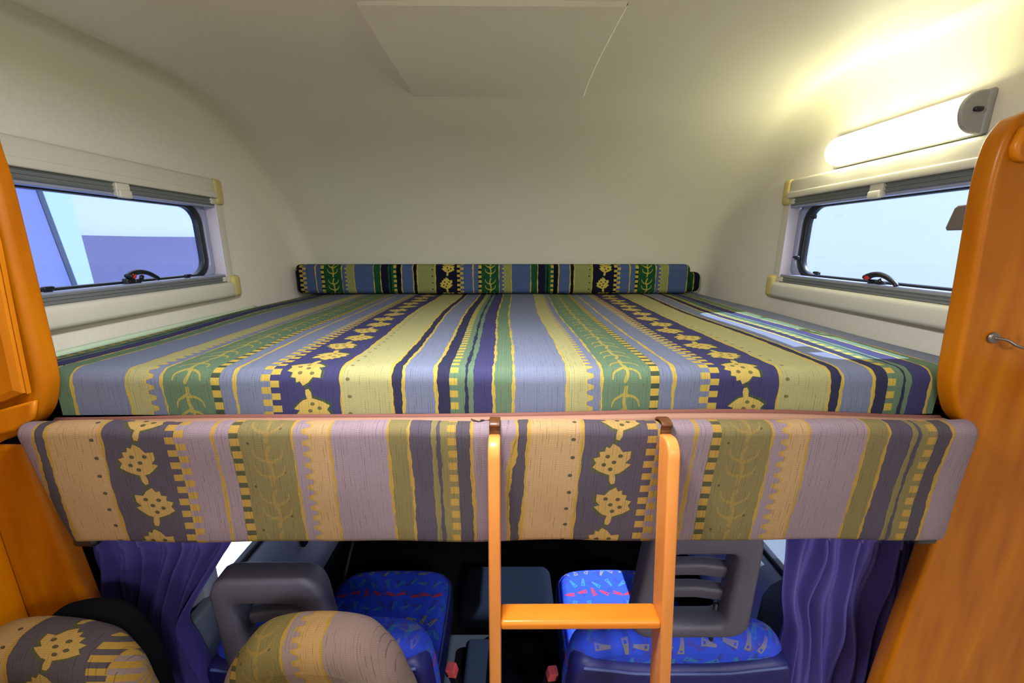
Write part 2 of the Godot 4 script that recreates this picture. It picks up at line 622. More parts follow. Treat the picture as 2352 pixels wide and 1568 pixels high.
# blue seat cloth with scattered little tags
func make_seat_cloth() -> void:
	var S := 1024
	var im := Image.create(S, S, false, Image.FORMAT_RGB8)
	im.fill(rgb(40, 76, 225))
	var rng := RandomNumberGenerator.new()
	rng.seed = 9
	var cols := [rgb(70, 66, 160), rgb(40, 104, 190), rgb(190, 40, 70), rgb(150, 142, 120), rgb(64, 62, 150), rgb(44, 122, 190)]
	for layer in 2:
		for gy in 8:
			for gx in 9:
				var c := Vector2((gx + 0.5 + (rng.randf() - 0.5) * 0.5 + 0.4 * (gy % 2)) * S / 9.0, (gy + 0.5 + (rng.randf() - 0.5) * 0.4) * S / 8.0)
				var a := rng.randf() * TAU
				var col: Color = [rgb(66, 66, 168), rgb(52, 60, 160)][(gx + gy) % 2]
				if layer == 1:
					col = [rgb(206, 46, 66), rgb(48, 120, 190), rgb(140, 132, 104), rgb(52, 126, 180)][gy % 4]
				var l := S * (0.042 if layer else 0.05)
				for dy in range(-60, 61):
					for dx in range(-60, 61):
						var q := Vector2(dx, dy).rotated(a)
						var t := (q.x / l + 1.0) / 2.0
						if t < 0.0 or t > 1.0: continue
						var w := lerpf(S * 0.008, S * 0.019, t)
						if absf(q.y) > w: continue
						if t > 0.72 and t < 0.88 and absf(q.y) < w * 0.45: continue
						im.set_pixel(posmod(int(c.x + dx), S), posmod(int(c.y + dy), S), col)
	for y in S:
		for x in S:
			var c := im.get_pixel(x, y)
			var k := 0.86 + 0.2 * rng.randf()
			im.set_pixel(x, y, Color(minf(c.r * k, 1), minf(c.g * k, 1), minf(c.b * k, 1)))
	var m := mat("seat_cloth", Color.WHITE, 0.9)
	m.albedo_texture = ImageTexture.create_from_image(im)
	m.uv1_triplanar = true
	m.uv1_scale = Vector3(2.1, 2.1, 2.1)

# ---------- the moulded ceiling ----------
var edge_profile := PackedVector2Array()   # (depth, height over the eye) of the rim where wall and ceiling meet
func make_profile() -> void:
	edge_profile = curve2([Vector2(-2.4, 0.36), Vector2(-1.2, 0.36), Vector2(0, 0.36), Vector2(0.8, 0.36), Vector2(1.08, 0.37), Vector2(1.3, 0.376), Vector2(1.48, 0.362), Vector2(1.69, 0.298), Vector2(1.84, 0.222), Vector2(1.96, 0.135), Vector2(2.06, 0.03), Vector2(2.125, -0.075), Vector2(2.165, -0.18), Vector2(2.185, -0.30), Vector2(2.19, -0.42)], 5)
func profile_at(s: float) -> Array:   # point and outward normal
	var f := s * (edge_profile.size() - 1)
	var i := mini(int(f), edge_profile.size() - 2)
	var p := edge_profile[i].lerp(edge_profile[i + 1], f - i)
	var a := edge_profile[maxi(i - 1, 0)]
	var b := edge_profile[mini(i + 2, edge_profile.size() - 1)]
	var t := (b - a).normalized()
	return [p, Vector2(-t.y, t.x)]
const COVE := 0.095
func shell_point(s: float, x_or_theta: float, part: int) -> Vector3:
	var pn := profile_at(s)
	var x := 0.0
	var off := 0.0
	var half := (WR - WL) / 2
	var mid := (WR + WL) / 2
	if part == 0:
		x = x_or_theta
		var k := (x - mid) / (half - COVE)
		off = COVE + 0.03 * (1.0 - k * k) + groove(pn[0].x) * exp(-pow((half - COVE * 0.85 - absf(x - mid)) / 0.045, 2))
	else:
		var a := x_or_theta * PI / 2
		x = mid + part * (half - COVE * 0.85 * (1.0 - cos(a)))
		off = (COVE + groove(pn[0].x)) * sin(a)
	var q: Vector2 = pn[0] + pn[1] * off
	return Vector3(x, EYE + q.y, -q.x)
func groove(d: float) -> float:   # the cove ends in a shallow groove that runs out towards the front
	return 0.034 * (1.0 - smoothstep(1.25, 1.85, d))
func build_shell() -> void:
	make_profile()
	var st := begin()
	var half := (WR - WL) / 2
	var mid := (WR + WL) / 2
	var inner := half - COVE * 0.85
	var across := []
	for i in 9: across.append([-1, float(i) / 8])
	for i in range(1, 64): across.append([0, mid + lerpf(-inner, inner, i / 64.0)])
	for i in 9: across.append([1, 1.0 - float(i) / 8])
	var n := across.size()
	var f := func(u: float, v: float) -> Vector3:
		var c = across[int(round(u * (n - 1)))]
		return shell_point(v, c[1], c[0])
	sheet(n - 1, 70, f, no_uv, true, st)
	# outer skin, so that the roof has thickness
	var g := func(u: float, v: float) -> Vector3:
		var c = across[int(round(u * (n - 1)))]
		var p := shell_point(v, c[1], c[0])
		var pn := profile_at(v)
		return p + Vector3(0.05 * signf(p.x - mid) * (1.0 if c[0] != 0 else 0.0), pn[1].y * 0.05, -pn[1].x * 0.05)
	sheet(n - 1, 40, g, no_uv, false, st)
	struct("ceiling", finish(st), mats.ceiling_shell, "cream moulded ceiling vault curving down behind the bunk")
	# a flat raised field in the vault
	var pd := begin()
	var x0 := -0.318
	var x1 := 0.243
	var under := func(x: float, d: float, drop: float) -> Vector3:
		# point on the vault at depth d, then lowered
		var lo := 0.0
		var hi := 1.0
		for k in 30:
			var m := (lo + hi) / 2
			if -shell_point(m, x, 0).z < d: lo = m
			else: hi = m
		var p := shell_point((lo + hi) / 2, x, 0)
		return Vector3(x, p.y - drop, -d)
	var d0 := 0.985
	var d1 := 1.50
	var face := func(u: float, v: float) -> Vector3:
		var d := lerpf(d0, d1, v)
		var l: Vector3 = under.call(x0, d, 0.003 + 0.017 * sin(PI * pow(1.0 - v, 0.8)))
		var r: Vector3 = under.call(x1, d, 0.0055)
		return l.lerp(r, u)
	sheet(12, 24, face, no_uv, true, pd)
	var left := func(u: float, v: float) -> Vector3:
		var d := lerpf(d0, d1, v)
		var w := 0.004 + 0.062 * sin(PI * pow(1.0 - v, 0.75))
		var a: Vector3 = under.call(x0 - w, d, -0.001)
		var b: Vector3 = under.call(x0, d, 0.003 + 0.017 * sin(PI * pow(1.0 - v, 0.8)))
		return a.lerp(b, u)
	var pl := begin()
	sheet(4, 24, left, no_uv, true, pl)
	var right := func(u: float, v: float) -> Vector3:
		var d := lerpf(d0, d1, v)
		var a: Vector3 = under.call(x1, d, 0.0055)
		var b: Vector3 = under.call(x1 + 0.006, d, -0.001)
		return a.lerp(b, u)
	var pr := begin()
	sheet(2, 24, right, no_uv, true, pr)
	var ends := begin()
	for v in [0.0, 1.0]:
		var e := func(u: float, w: float) -> Vector3:
			var p: Vector3 = face.call(u, v)
			var q: Vector3 = under.call(p.x, -p.z + (0.012 if v > 0.5 else -0.012), -0.001)
			return p.lerp(q, w)
		sheet(12, 1, e, no_uv, v < 0.5, ends)
	var root := thing("ceiling_panel", Vector3(-0.04, 2.28, -1.25), "flat raised rectangular field moulded into the cream ceiling vault", "ceiling panel")
	obj("panel_face", finish(pd), mats.ceiling_shell, root)
	obj("panel_side", finish(pl), mats.ceiling_shell, root)
	obj("panel_side", finish(pr), mats.ceiling_shell, root)
	obj("panel_end", finish(ends), mats.ceiling_shell, root)

# ---------- walls ----------
const WIN := [0.89, 1.60, -0.135, 0.155]   # wall opening: depth near, far, low, high
func wall_mesh(side: float) -> ArrayMesh:
	var st := begin()
	var inner := WR if side > 0 else WL
	var top := edge_profile
	var polys := []
	var strip := func(d0: float, d1: float, low: float) -> PackedVector2Array:
		var p := PackedVector2Array([Vector2(d0, low)])
		p.append(Vector2(d1, low))
		var inside := []
		for q in top:
			if q.x > d0 + 0.002 and q.x < d1 - 0.002: inside.append(q)
		p.append(Vector2(d1, height_at(d1)))
		inside.reverse()
		for q in inside: p.append(q)
		p.append(Vector2(d0, height_at(d0)))
		return p
	polys.append(strip.call(-2.4, 0.80, -0.25 if side > 0 else -1.85))
	polys.append(strip.call(0.80, WIN[0], -0.47))
	polys.append(strip.call(WIN[0], WIN[1], WIN[3]))
	polys.append(PackedVector2Array([Vector2(WIN[0], -0.47), Vector2(WIN[1], -0.47), Vector2(WIN[1], WIN[2]), Vector2(WIN[0], WIN[2])]))
	polys.append(strip.call(WIN[1], 1.95, -0.47))
	polys.append(strip.call(1.95, 2.189, -0.47))
	for p in polys:
		var xf := Transform3D(Basis(Vector3(0, 0, -1), Vector3(0, 1, 0), Vector3(1, 0, 0)), Vector3(inner, EYE, 0))
		prism(st, p, 0.0 if side > 0 else -0.045, 0.045 if side > 0 else 0.0, 0.0, xf, 1, false)
	return finish(st)
func height_at(d: float) -> float:
	for i in edge_profile.size() - 1:
		if d >= edge_profile[i].x and d <= edge_profile[i + 1].x:
			return lerpf(edge_profile[i].y, edge_profile[i + 1].y, (d - edge_profile[i].x) / maxf(1e-6, edge_profile[i + 1].x - edge_profile[i].x))
	return edge_profile[edge_profile.size() - 1].y
func build_walls() -> void:
	struct("wall_right", wall_mesh(1.0), mats.wall_vinyl, "cream vinyl side wall right of the bunk")
	struct("wall_left", wall_mesh(-1.0), mats.wall_vinyl, "cream vinyl side wall left of the bunk")
	struct("wall_rear_right", box(Vector3(1.335, 0.79, 0.82), Vector3(0.05, 1.62, 3.26), 0.0), mats.wall_vinyl, "lower living area wall on the right, set back behind the wardrobe panel")
	struct("trim_6", box(Vector3(1.216, 1.575, 0.82), Vector3(0.285, 0.05, 3.26), 0.0), mats.wall_vinyl, "ledge over the set back right wall")
	struct("wall_back", box(Vector3(0.1, 1.15, 2.42), Vector3(2.6, 2.4, 0.06), 0.0), mats.wall_vinyl)
	struct("floor", box(Vector3(0.1, -0.03, 0), Vector3(2.6, 0.06, 4.9), 0.0), mats.floor_vinyl, "dark floor of the cab and living area")
	# underside of the bunk over the cab
	struct("trim_1", box(Vector3(-0.025, 1.395, -1.48), Vector3(2.2, 0.03, 1.42), 0.0), mats.underside_black)

func build_rear_lamps() -> void:
	for spot in [Vector3(0.75, 2.225, 0.95), Vector3(0.4, 2.225, 1.85), Vector3(-0.12, 2.275, -0.5)]:  # the last one, over the bunk edge, is added to brighten the bed
		var root := thing("ceiling_lamp", spot, "round frosted ceiling lamp " + ("added over the front edge of the bunk to brighten the bed" if spot.z < 0.0 else "in the living area, second from the bunk" if spot.z < 1.4 else "in the living area nearest the back wall"), "lamp", "living area ceiling lamps")
		var m := begin()
		var poly := rrect(0, 0, 0.28, 0.28, 0.139, 10)
		var xf := Transform3D(Basis(Vector3(1, 0, 0), Vector3(0, 0, 1), Vector3(0, -1, 0)), spot)
		prism(m, poly, -0.03, 0.012, 0.006, xf)
		obj("base", finish(m), mats.frame_cream, root)
		var d := begin()
		prism(d, rrect(0, 0, 0.24, 0.24, 0.119, 10), 0.012, 0.04, 0.02, xf)
		var lm: StandardMaterial3D = mats.get("ceiling_lamp_lens")
		if lm == null:
			lm = mat("ceiling_lamp_lens", rgb(250, 240, 220), 0.5)
			lm.emission_enabled = true
			lm.emission = Color(0.98, 0.98, 1.0)
			lm.emission_energy_multiplier = 2.0
		obj("diffuser", finish(d), lm, root)
		var l := AreaLight3D.new()
		l.name = numbered(self, "ceiling_lamp_glow")
		l.area_size = Vector2(0.22, 0.22)
		l.light_color = Color(0.97, 0.98, 1.0)
		l.light_energy = 2.5 if spot.z > 0.0 else 2.7
		l.shadow_enabled = true
		l.position = spot + Vector3(0, -0.05, 0)
		l.rotation_degrees = Vector3(-90, 0, 0)
		add_child(l)

# ---------- windows of the bunk ----------
func build_window(number: int, side: float) -> void:
	var wx := WR if side > 0 else WL
	var root := thing("window_%d" % number, Vector3(wx, EYE - 0.2, -1.3), "hinged bunk window on the %s with cream blind frame and black latches" % ("right" if side > 0 else "left"), "", "", "structure")
	# local box at depth d0..d1, height y0..y1, n0..n1 towards the room
	var b := func(called: String, d0: float, d1: float, y0: float, y1: float, n0: float, n1: float, r: float, m: Material, parent: Node3D) -> MeshInstance3D:
		return obj(called, box(Vector3(wx - side * (n0 + n1) / 2, EYE + (y0 + y1) / 2, -(d0 + d1) / 2), Vector3(absf(n1 - n0), y1 - y0, d1 - d0), r), m, parent)
	var near := 0.86
	b.call("top_cassette", near, 1.598, 0.172, 0.236, -0.002, 0.026, 0.011, mats.frame_cream, root)
	b.call("gap_strip", near, 1.6, 0.2355, 0.2385, 0.0, 0.005, 0.001, mats.gap_brown, root)
	b.call("top_lip", near, 1.598, 0.168, 0.19, 0.0, 0.032, 0.004, mats.frame_cream, root)
	b.call("bottom_cassette", near, 1.615, -0.200, -0.142, -0.002, 0.036, 0.014, mats.frame_cream, root)
	b.call("side_guide", 1.606, 1.642, -0.145, 0.16, -0.002, 0.014, 0.004, mats.frame_cream, root)
	b.call("corner_piece", 1.596, 1.640, 0.146, 0.2375, -0.002, 0.0275, 0.011, mats.corner_yellow, root)
	b.call("corner_piece", 1.612, 1.660, -0.2015, -0.118, -0.002, 0.030, 0.013, mats.corner_yellow, root)
	b.call("jamb", 1.598, 1.606, -0.15, 0.16, -0.045, 0.016, 0.002, mats.jamb_white, root)
	# grey blind rails with ridges
	for e in [[0.142, 0.171, 1.0], [-0.143, -0.117, -1.0]]:
		var rail: MeshInstance3D = b.call("blind_rail", near, 1.594, e[0], e[1], 0.002, 0.016, 0.002, mats.rail_grey, root)
		for k in 3:
			var y: float = lerpf(e[0], e[1], (k + 0.5) / 3.0)
			b.call("ridge", near, 1.59, y - 0.0022, y + 0.0022, 0.014, 0.019, 0.0018, mats.rail_grey, rail)
		b.call("end_cap", 1.572, 1.596, e[0] + 0.003, e[1] - 0.003, 0.004, 0.0195, 0.003, mats.frame_cream, rail)
	b.call("sill_strip", near, 1.6, -0.119, -0.112, -0.02, 0.012, 0.002, mats.ring_silver, root)
	b.call("head_strip", near, 1.6, 0.134, 0.143, -0.02, 0.012, 0.002, mats.ring_silver, root)
	# pull tab in the middle of the top rail
	var pt := on_x(2015 if side > 0 else 280, 438, wx - side * 0.02)
	var tab: MeshInstance3D = b.call("pull_tab", -pt.z - 0.022, -pt.z + 0.022, 0.132, 0.170, 0.012, 0.026, 0.003, mats.frame_cream, root)
	b.call("tab_lip", -pt.z - 0.020, -pt.z + 0.020, 0.128, 0.150, 0.018, 0.032, 0.004, mats.frame_cream, tab)
	# ring of the outer window, black seal and pane
	var frame_xf := Transform3D(Basis(Vector3(0, 0, -1), Vector3(0, 1, 0), Vector3(1, 0, 0)), Vector3(wx + side * 0.035, EYE, 0))
	var cd := 1.222
	var cy := 0.012
	var rs := begin()
	ring(rs, rrect(cd, cy, 0.77, 0.30, 0.07), rrect(cd, cy, 0.71, 0.262, 0.065), -0.012, 0.012, 0.004, frame_xf)
	obj("alloy_ring", finish(rs), mats.ring_silver, root)
	var rb := begin()
	ring(rb, rrect(cd, cy, 0.715, 0.268, 0.068), rrect(cd, cy, 0.668, 0.236, 0.058), -0.012, 0.012, 0.004, frame_xf.translated(Vector3(side * 0.006, 0, 0)))
	obj("rubber_seal", finish(rb), mats.seal_black, root)
	var ps := begin()
	var pane_poly := rrect(cd, cy, 0.70, 0.25, 0.06)
	var pane_xf := frame_xf.translated(Vector3(side * 0.012, 0, 0))
	for i in range(1, pane_poly.size() - 1):
		tri(ps, pane_xf * Vector3(pane_poly[0].x, pane_poly[0].y, 0), pane_xf * Vector3(pane_poly[i].x, pane_poly[i].y, 0), pane_xf * Vector3(pane_poly[i + 1].x, pane_poly[i + 1].y, 0), Vector3(-side, 0, 0))
	obj("pane", finish(ps), mats.pane, root)
	# latches
	var sx := wx + side * 0.012
	var lever := func(u: float, v: float, dir: float, mirror: float) -> void:
		var p := on_x(u, v, sx)
		var o: MeshInstance3D = obj("latch", latch_mesh(p, side, dir), mats.latch_black, root)
		var bt := begin()
		rbox(bt, p + Vector3(-side * 0.026, 0.016, dir * -0.016), Vector3(0.010, 0.015, 0.016), 0.005)
		obj("release_button", finish(bt), mats.button_red, o)
	if side > 0:
		lever.call(2020, 650, 1.0, 1.0)
		for c in [[1880, 628], [1872, 498], [1833, 592]]:
			var p := on_x(c[0], c[1], sx)
			obj("stay_clip", clip_mesh(p, side), mats.latch_black, root)
		# blind catch on the near end of the frame
		var pc := on_x(2208, 500, wx - 0.02)
		var st := begin()
		prism(st, PackedVector2Array([Vector2(0.03, 0.028), Vector2(-0.008, 0.028), Vector2(-0.014, 0.022), Vector2(-0.024, -0.022), Vector2(-0.02, -0.028), Vector2(0.03, -0.028)]), -0.008, 0.008, 0.003, Transform3D(Basis(Vector3(0, 0, 1), Vector3(0, 1, 0), Vector3(-1, 0, 0)), Vector3(wx - 0.02, pc.y, pc.z)), 2)
		obj("blind_catch", finish(st), mats.catch_brown, root)
	else:
		lever.call(300, 645, -1.0, -1.0)
		for c in [[427, 634], [105, 664]]:
			var p := on_x(c[0], c[1], sx)
			obj("stay_clip", clip_mesh(p, side), mats.latch_black, root)
func latch_mesh(p: Vector3, side: float, dir: float) -> ArrayMesh:
	# p is on the pane at the foot of the latch; the lever sweeps towards the viewer (dir 1) or away (dir -1)
	var st := begin()
	rbox(st, p + Vector3(-side * 0.006, 0.0, -dir * 0.012), Vector3(0.018, 0.02, 0.03), 0.005)
	rbox(st, p + Vector3(-side * 0.008, -0.002, dir * 0.01), Vector3(0.016, 0.014, 0.02), 0.004)
	var a := []
	for q in [[-0.026, 0.014], [-0.008, 0.023], [0.016, 0.026], [0.042, 0.020], [0.068, 0.006], [0.076, -0.002]]:
		a.append(p + Vector3(-side * 0.02, q[1], dir * q[0]))
	var path := curve3(a, 4)
	var r := []
	for i in path.size():
		r.append(lerpf(0.0120, 0.0060, float(i) / (path.size() - 1)))
	tube(st, path, r, 8, 0.8)
	tube(st, PackedVector3Array([p + Vector3(-side * 0.02, 0.013, dir * 0.018), p + Vector3(-side * 0.014, 0.004, dir * 0.022), p + Vector3(-side * 0.002, -0.004, dir * 0.02)]), 0.006, 8)
	return finish(st)
func clip_mesh(p: Vector3, side: float) -> ArrayMesh:
	var st := begin()
	rbox(st, p + Vector3(-side * 0.004, 0.0, 0), Vector3(0.012, 0.014, 0.018), 0.004)
	rbox(st, p + Vector3(-side * 0.012, 0.003, 0.006), Vector3(0.012, 0.009, 0.026), 0.004)
	return finish(st)

# ---------- outside ----------
func build_outside() -> void:
	struct("ground", box(Vector3(0, -0.66, 0), Vector3(24, 0.1, 24), 0.0), mats.ground_grey)
	tag(obj("hall_wall", box(Vector3(2.75, 0.85, -0.5), Vector3(0.12, 2.92, 9.0), 0.02), mats.hall_wall), "plain pale wall standing outside the right window", "wall")
	var x := -2.9
	var to := Transform3D(Basis(Vector3(0, 0, -1), Vector3(0, 1, 0), Vector3(1, 0, 0)), Vector3(x, 0, 0))
	var flat := func(list: Array) -> PackedVector2Array:
		var p := PackedVector2Array()
		for c in list:
			var q := on_x(c[0], c[1], x)
			p.append(Vector2(-q.z, q.y))
		return p
	var root := thing("hall_partition", Vector3(x, -0.6, -2.5), "white partition with blue cloth fields outside the left window", "partition")
	obj("backing", box(Vector3(x - 0.12, 0.9, -3.0), Vector3(0.06, 3.0, 9.0), 0.01), mats.van_white, root)
	var ps := begin()
	var post: PackedVector2Array = flat.call([[94, 434], [180, 663], [218, 663], [158, 437]])
	var lo := post[1] + (post[1] - post[0]) * 0.9
	var lo2 := post[2] + (post[2] - post[3]) * 0.9
	var hi := post[0] + (post[0] - post[1]) * 0.8
	var hi2 := post[3] + (post[3] - post[2]) * 0.8
	prism(ps, PackedVector2Array([hi, lo, lo2, hi2]), -0.05, 0.006, 0.003, to, 2, false)
	obj("post", finish(ps), mats.post_white, root)
	var edge: PackedVector2Array = flat.call([[186, 537], [470, 528], [60, 400]])
	# cloth fields with soft folds
	var edge_at := func(y: float) -> float: return lerpf(post[3].x, post[2].x, (y - post[3].y) / (post[2].y - post[3].y))
	var left_at := func(y: float) -> float: return lerpf(post[0].x, post[1].x, (y - post[0].y) / (post[1].y - post[0].y))
	var cloth := func(right_of_post: bool, ytop0: float, ytop1: float, seed_: float) -> ArrayMesh:
		var f := func(u: float, v: float) -> Vector3:
			var top := lerpf(ytop0, ytop1, u)
			var y := lerpf(top, -0.3, v)
			var d: float = lerpf(edge_at.call(y) - 0.03, 6.5, u) if right_of_post else lerpf(-0.5, left_at.call(y) + 0.03, u)
			var swag := absf(sin(u * 4.2 + seed_))
			var sag := (0.014 * sin(14.0 * v + 4.0 * swag) * (1.0 - v) + 0.008 * sin(u * 34.0 + seed_ + 3.0 * v)) * smoothstep(0.0, 0.08, minf(u, 1.0 - u))
			y -= 0.02 * swag * (1.0 - v)
			return Vector3(x - 0.03 + sag, y, -d)
		return finish(sheet(60, 40, f, no_uv, true))
	obj("cloth_field", cloth.call(true, edge[0].y, edge[1].y, 0.4), mats.drape_violet, root)
	obj("cloth_field", cloth.call(false, edge[2].y + 0.15, edge[2].y + 0.15, 1.7), mats.drape_blue, root)
	obj("top_rail", box(Vector3(x - 0.03, edge[1].y + 0.30, -4.5), Vector3(0.06, 0.02, 5.0), 0.005), mats.post_white, root)

# ---------- the bunk ----------
func build_bed() -> void:
	var root := thing("bunk_mattress", Vector3(-0.02, 1.45, -1.5), "wide bunk mattress in blue green and gold striped woven cover", "mattress")
	var front := 0.803
	var y0 := BED - 0.1
	# across: left and right rims follow the panels in front and the walls behind
	var left := func(d: float) -> float: return lerpf(-0.945, WL + 0.012, smoothstep(0.81, 0.88, d))
	var right := func(d: float) -> float: return lerpf(0.905, WR - 0.012, smoothstep(0.81, 0.88, d))
	var rr := 0.03
	# path down the front: arc length s from the back edge
	var back := 2.22
	var s_top := back - front - rr
	var s_arc := rr * PI / 2
	var s_all := s_top + s_arc + (BED - rr - y0)
	var prof := func(s: float) -> Vector2:   # (depth, y)
		if s < s_top: return Vector2(back - s, BED)
		if s < s_top + s_arc:
			var a := (s - s_top) / rr
			return Vector2(front + rr - rr * sin(a), BED - rr + rr * cos(a))
		return Vector2(front, BED - rr - (s - s_top - s_arc))
	var ss := []
	for i in 40: ss.append(s_top * i / 39.0)
	for i in range(1, 9): ss.append(s_top + s_arc * i / 8.0)
	for i in range(1, 7): ss.append(lerpf(s_top + s_arc, s_all, i / 6.0))
	var nv := ss.size() - 1
	var f := func(u: float, v: float) -> Vector3:
		var s: float = ss[int(round(v * nv))]
		var q: Vector2 = prof.call(s)
		var x := lerpf(left.call(q.x), right.call(q.x), u)
		var e := minf(u, 1.0 - u)
		var lift := 0.003 * sin(x * 9.0 + 1.0) * sin(q.x * 7.0) - 0.02 * (1.0 - smoothstep(0.0, 0.03, e)) * float(s < s_top)
		var fwd := 0.004 * sin(x * 11.0) * smoothstep(s_top, s_all, s)
		return Vector3(x, q.y + lift, -q.x + fwd)
	var g := func(u: float, v: float) -> Vector2:
		var s: float = ss[int(round(v * nv))]
		var q: Vector2 = prof.call(s)
		var x := lerpf(left.call(q.x), right.call(q.x), u)
		return Vector2(0.0735 - (x + 0.431 + 0.006 * sin(q.x * 5.0 + 0.4)) / REP, -(s - s_all) / 0.381 + 0.335)
	obj("cover", finish(sheet(80, nv, f, g, false)), mats.stripes_bed, root)
	var body := begin()
	rbox(body, Vector3(-0.02, BED - 0.062, -1.53), Vector3(1.70, 0.07, 1.36), 0.01)
	obj("core", finish(body), mats.rose_cloth, root)
	# pale piping along the left side, by the wall
	var pts := []
	for i in 30:
		var d := lerpf(0.86, 1.72, i / 29.0)
		pts.append(Vector3(WL + 0.028 + 0.004 * sin(d * 12.0), BED - 0.008 + 0.002 * sin(d * 7.0), -d))
	var mint := mat("mint_piping", rgb(176, 196, 166), 0.8)
	obj("piping", tube_mesh(PackedVector3Array(pts), 0.009, 8), mint, root)
	# bolsters at the foot of the vault
	bolster(-1.10, 0.925, 2.085, 0.15, "long bolster in dark navy green and gold stripes across the back of the bunk", 0.48, 0.80)
	bolster(0.62, 1.022, 2.175, 0.105, "short dark bolster half hidden behind the right end of the long bolster", 0.52, 0.80)
	# board under the mattress with its cloth lip
	var board := thing("bunk_board", Vector3(-0.02, 1.42, -0.80), "bunk front board with rose brown cloth lip between mattress and valance", "board")
	var lip := func(u: float, v: float) -> Vector3:
		var x := lerpf(-0.945, 0.905, u)
		var rise := 0.010 * exp(-pow((x - 0.42) / 0.35, 2)) - 0.006 * smoothstep(0.55, 0.9, absf(x + 0.02))
		var pr := [Vector2(0.760, -0.03), Vector2(0.758, 0.004), Vector2(0.764, 0.008), Vector2(0.785, 0.004), Vector2(0.800, 0.000)]
		var k := v * 4.0
		var i := mini(int(k), 3)
		var q: Vector2 = pr[i].lerp(pr[i + 1], k - i)
		return Vector3(x, 1.447 + q.y + rise * (1.0 - absf(v - 0.6)), -q.x)
	obj("cloth_lip", finish(sheet(60, 8, lip, no_uv, false)), mats.rose_cloth, board)
	var pp := []
	for i in 50:
		var x := lerpf(-0.945, 0.90, i / 49.0)
		pp.append(Vector3(x, 1.4505 + 0.010 * exp(-pow((x - 0.42) / 0.35, 2)) - 0.006 * smoothstep(0.55, 0.9, absf(x + 0.02)), -0.786))
	obj("piping", tube_mesh(PackedVector3Array(pp), 0.0065, 8), mats.rose_piping, board)
	obj("board", box(Vector3(-0.02, 1.425, -0.782), Vector3(1.80, 0.03, 0.036), 0.004), mats.rose_cloth, board)
	# valance
	var val := thing("bunk_valance", Vector3(-0.02, 1.2, -0.74), "padded valance in faded lilac tan and gold stripes along the bunk front", "valance")
	var sec := []   # (depth, y) round the padded board, from the top back over the front to the bottom back
	var ys0 := EYE - 0.343
	var ys1 := EYE - 0.606
	for k in 3: sec.append(Vector2(lerpf(0.756, 0.746, k / 2.0), ys0))
	for k in range(1, 9):
		var a := PI / 2 * k / 8.0
		sec.append(Vector2(0.746 - 0.022 * sin(a), ys0 - 0.022 * (1.0 - cos(a))))
	for k in range(1, 9): sec.append(Vector2(0.724, lerpf(ys0 - 0.022, ys1 + 0.012, k / 8.0)))
	for k in range(1, 6):
		var a := PI / 2 * k / 5.0
		sec.append(Vector2(0.736 - 0.012 * cos(a), ys1 + 0.012 - 0.012 * sin(a)))
	sec.append(Vector2(0.756, ys1))
	var arc := [0.0]
	for k in range(1, sec.size()): arc.append(arc[k - 1] + sec[k].distance_to(sec[k - 1]))
	var ns := sec.size() - 1
	var xa := []
	for k in 5: xa.append([0.0, k / 4.0])
	for k in range(1, 60): xa.append([k / 60.0, 1.0])
	for k in 5: xa.append([1.0, 1.0 - k / 4.0])
	var na := xa.size() - 1
	var vf := func(u: float, v: float) -> Vector3:
		var q: Vector2 = sec[int(round(v * ns))]
		var e = xa[int(round(u * na))]
		var down := clampf((ys0 - q.y) / 0.26, 0, 1)
		var x0 := lerpf(-0.957, -0.905, down)
		var x1 := lerpf(0.912, 0.902, pow(down, 1.5))
		var x := lerpf(x0, x1, e[0])
		var cap := 1.0 - float(e[1])   # rounds the two ends back
		var sgn := -1.0 if e[0] < 0.5 else 1.0
		x += sgn * 0.014 * sin((1.0 - cap) * PI / 2) * 0.0
		var d := lerpf(q.x, 0.756, cap * cap)
		var y := lerpf(q.y, lerpf(ys0 - 0.01, ys1 + 0.01, down), cap * 0.2)
		if cap > 0.0: x += sgn * 0.012 * sin(cap * PI / 2)
		return Vector3(x, y + 0.0015 * sin(x * 21.0), -d + 0.0022 * sin(x * 13.0) * sin(q.y * 25.0))
	var vg := func(u: float, v: float) -> Vector2:
		var k := int(round(v * ns))
		var p: Vector3 = vf.call(u, v)
		var lean := 0.022 * clampf((p.y - ys1) / 0.26, 0, 1)
		return Vector2(0.0735 + (p.x - 0.196 + lean * (0.2 if p.x < 0 else -0.8)) / REP, arc[k] / 0.381 + 0.105)
	obj("cover", finish(sheet(na, ns, vf, vg, false)), mats.stripes_faded, val)
	obj("board", box(Vector3(-0.02, EYE - 0.475, -0.751), Vector3(1.80, 0.25, 0.008), 0.002), mats.underside_black, val)
	for sx in [-0.90, 0.885]:
		var ft := begin()
		rbox(ft, Vector3(sx, EYE - 0.612, -0.748), Vector3(0.05, 0.022, 0.03), 0.009)
		tag(obj("rubber_stop", finish(ft), mats.latch_black), "black rubber stop under the %s end of the valance" % ("left" if sx < 0 else "right"), "stop", "valance stops")
	# loose dark thread
	var th := []
	for c in [[1082, 963], [1092, 966], [1086, 959], [1100, 962], [1112, 956], [1104, 968], [1118, 966], [1128, 961], [1136, 957]]:
		var q := on_z(c[0], c[1], 0.7535)
		th.append(Vector3(q.x, 1.4567 + 0.002 * sin(q.x * 300.0), q.z + 0.004 * sin(q.x * 170.0)))
	tag(obj("loose_thread", tube_mesh(curve3(th, 5), 0.0016, 5), mats.thread_dark), "dark loose thread lying on the rose lip left of the ladder", "thread")
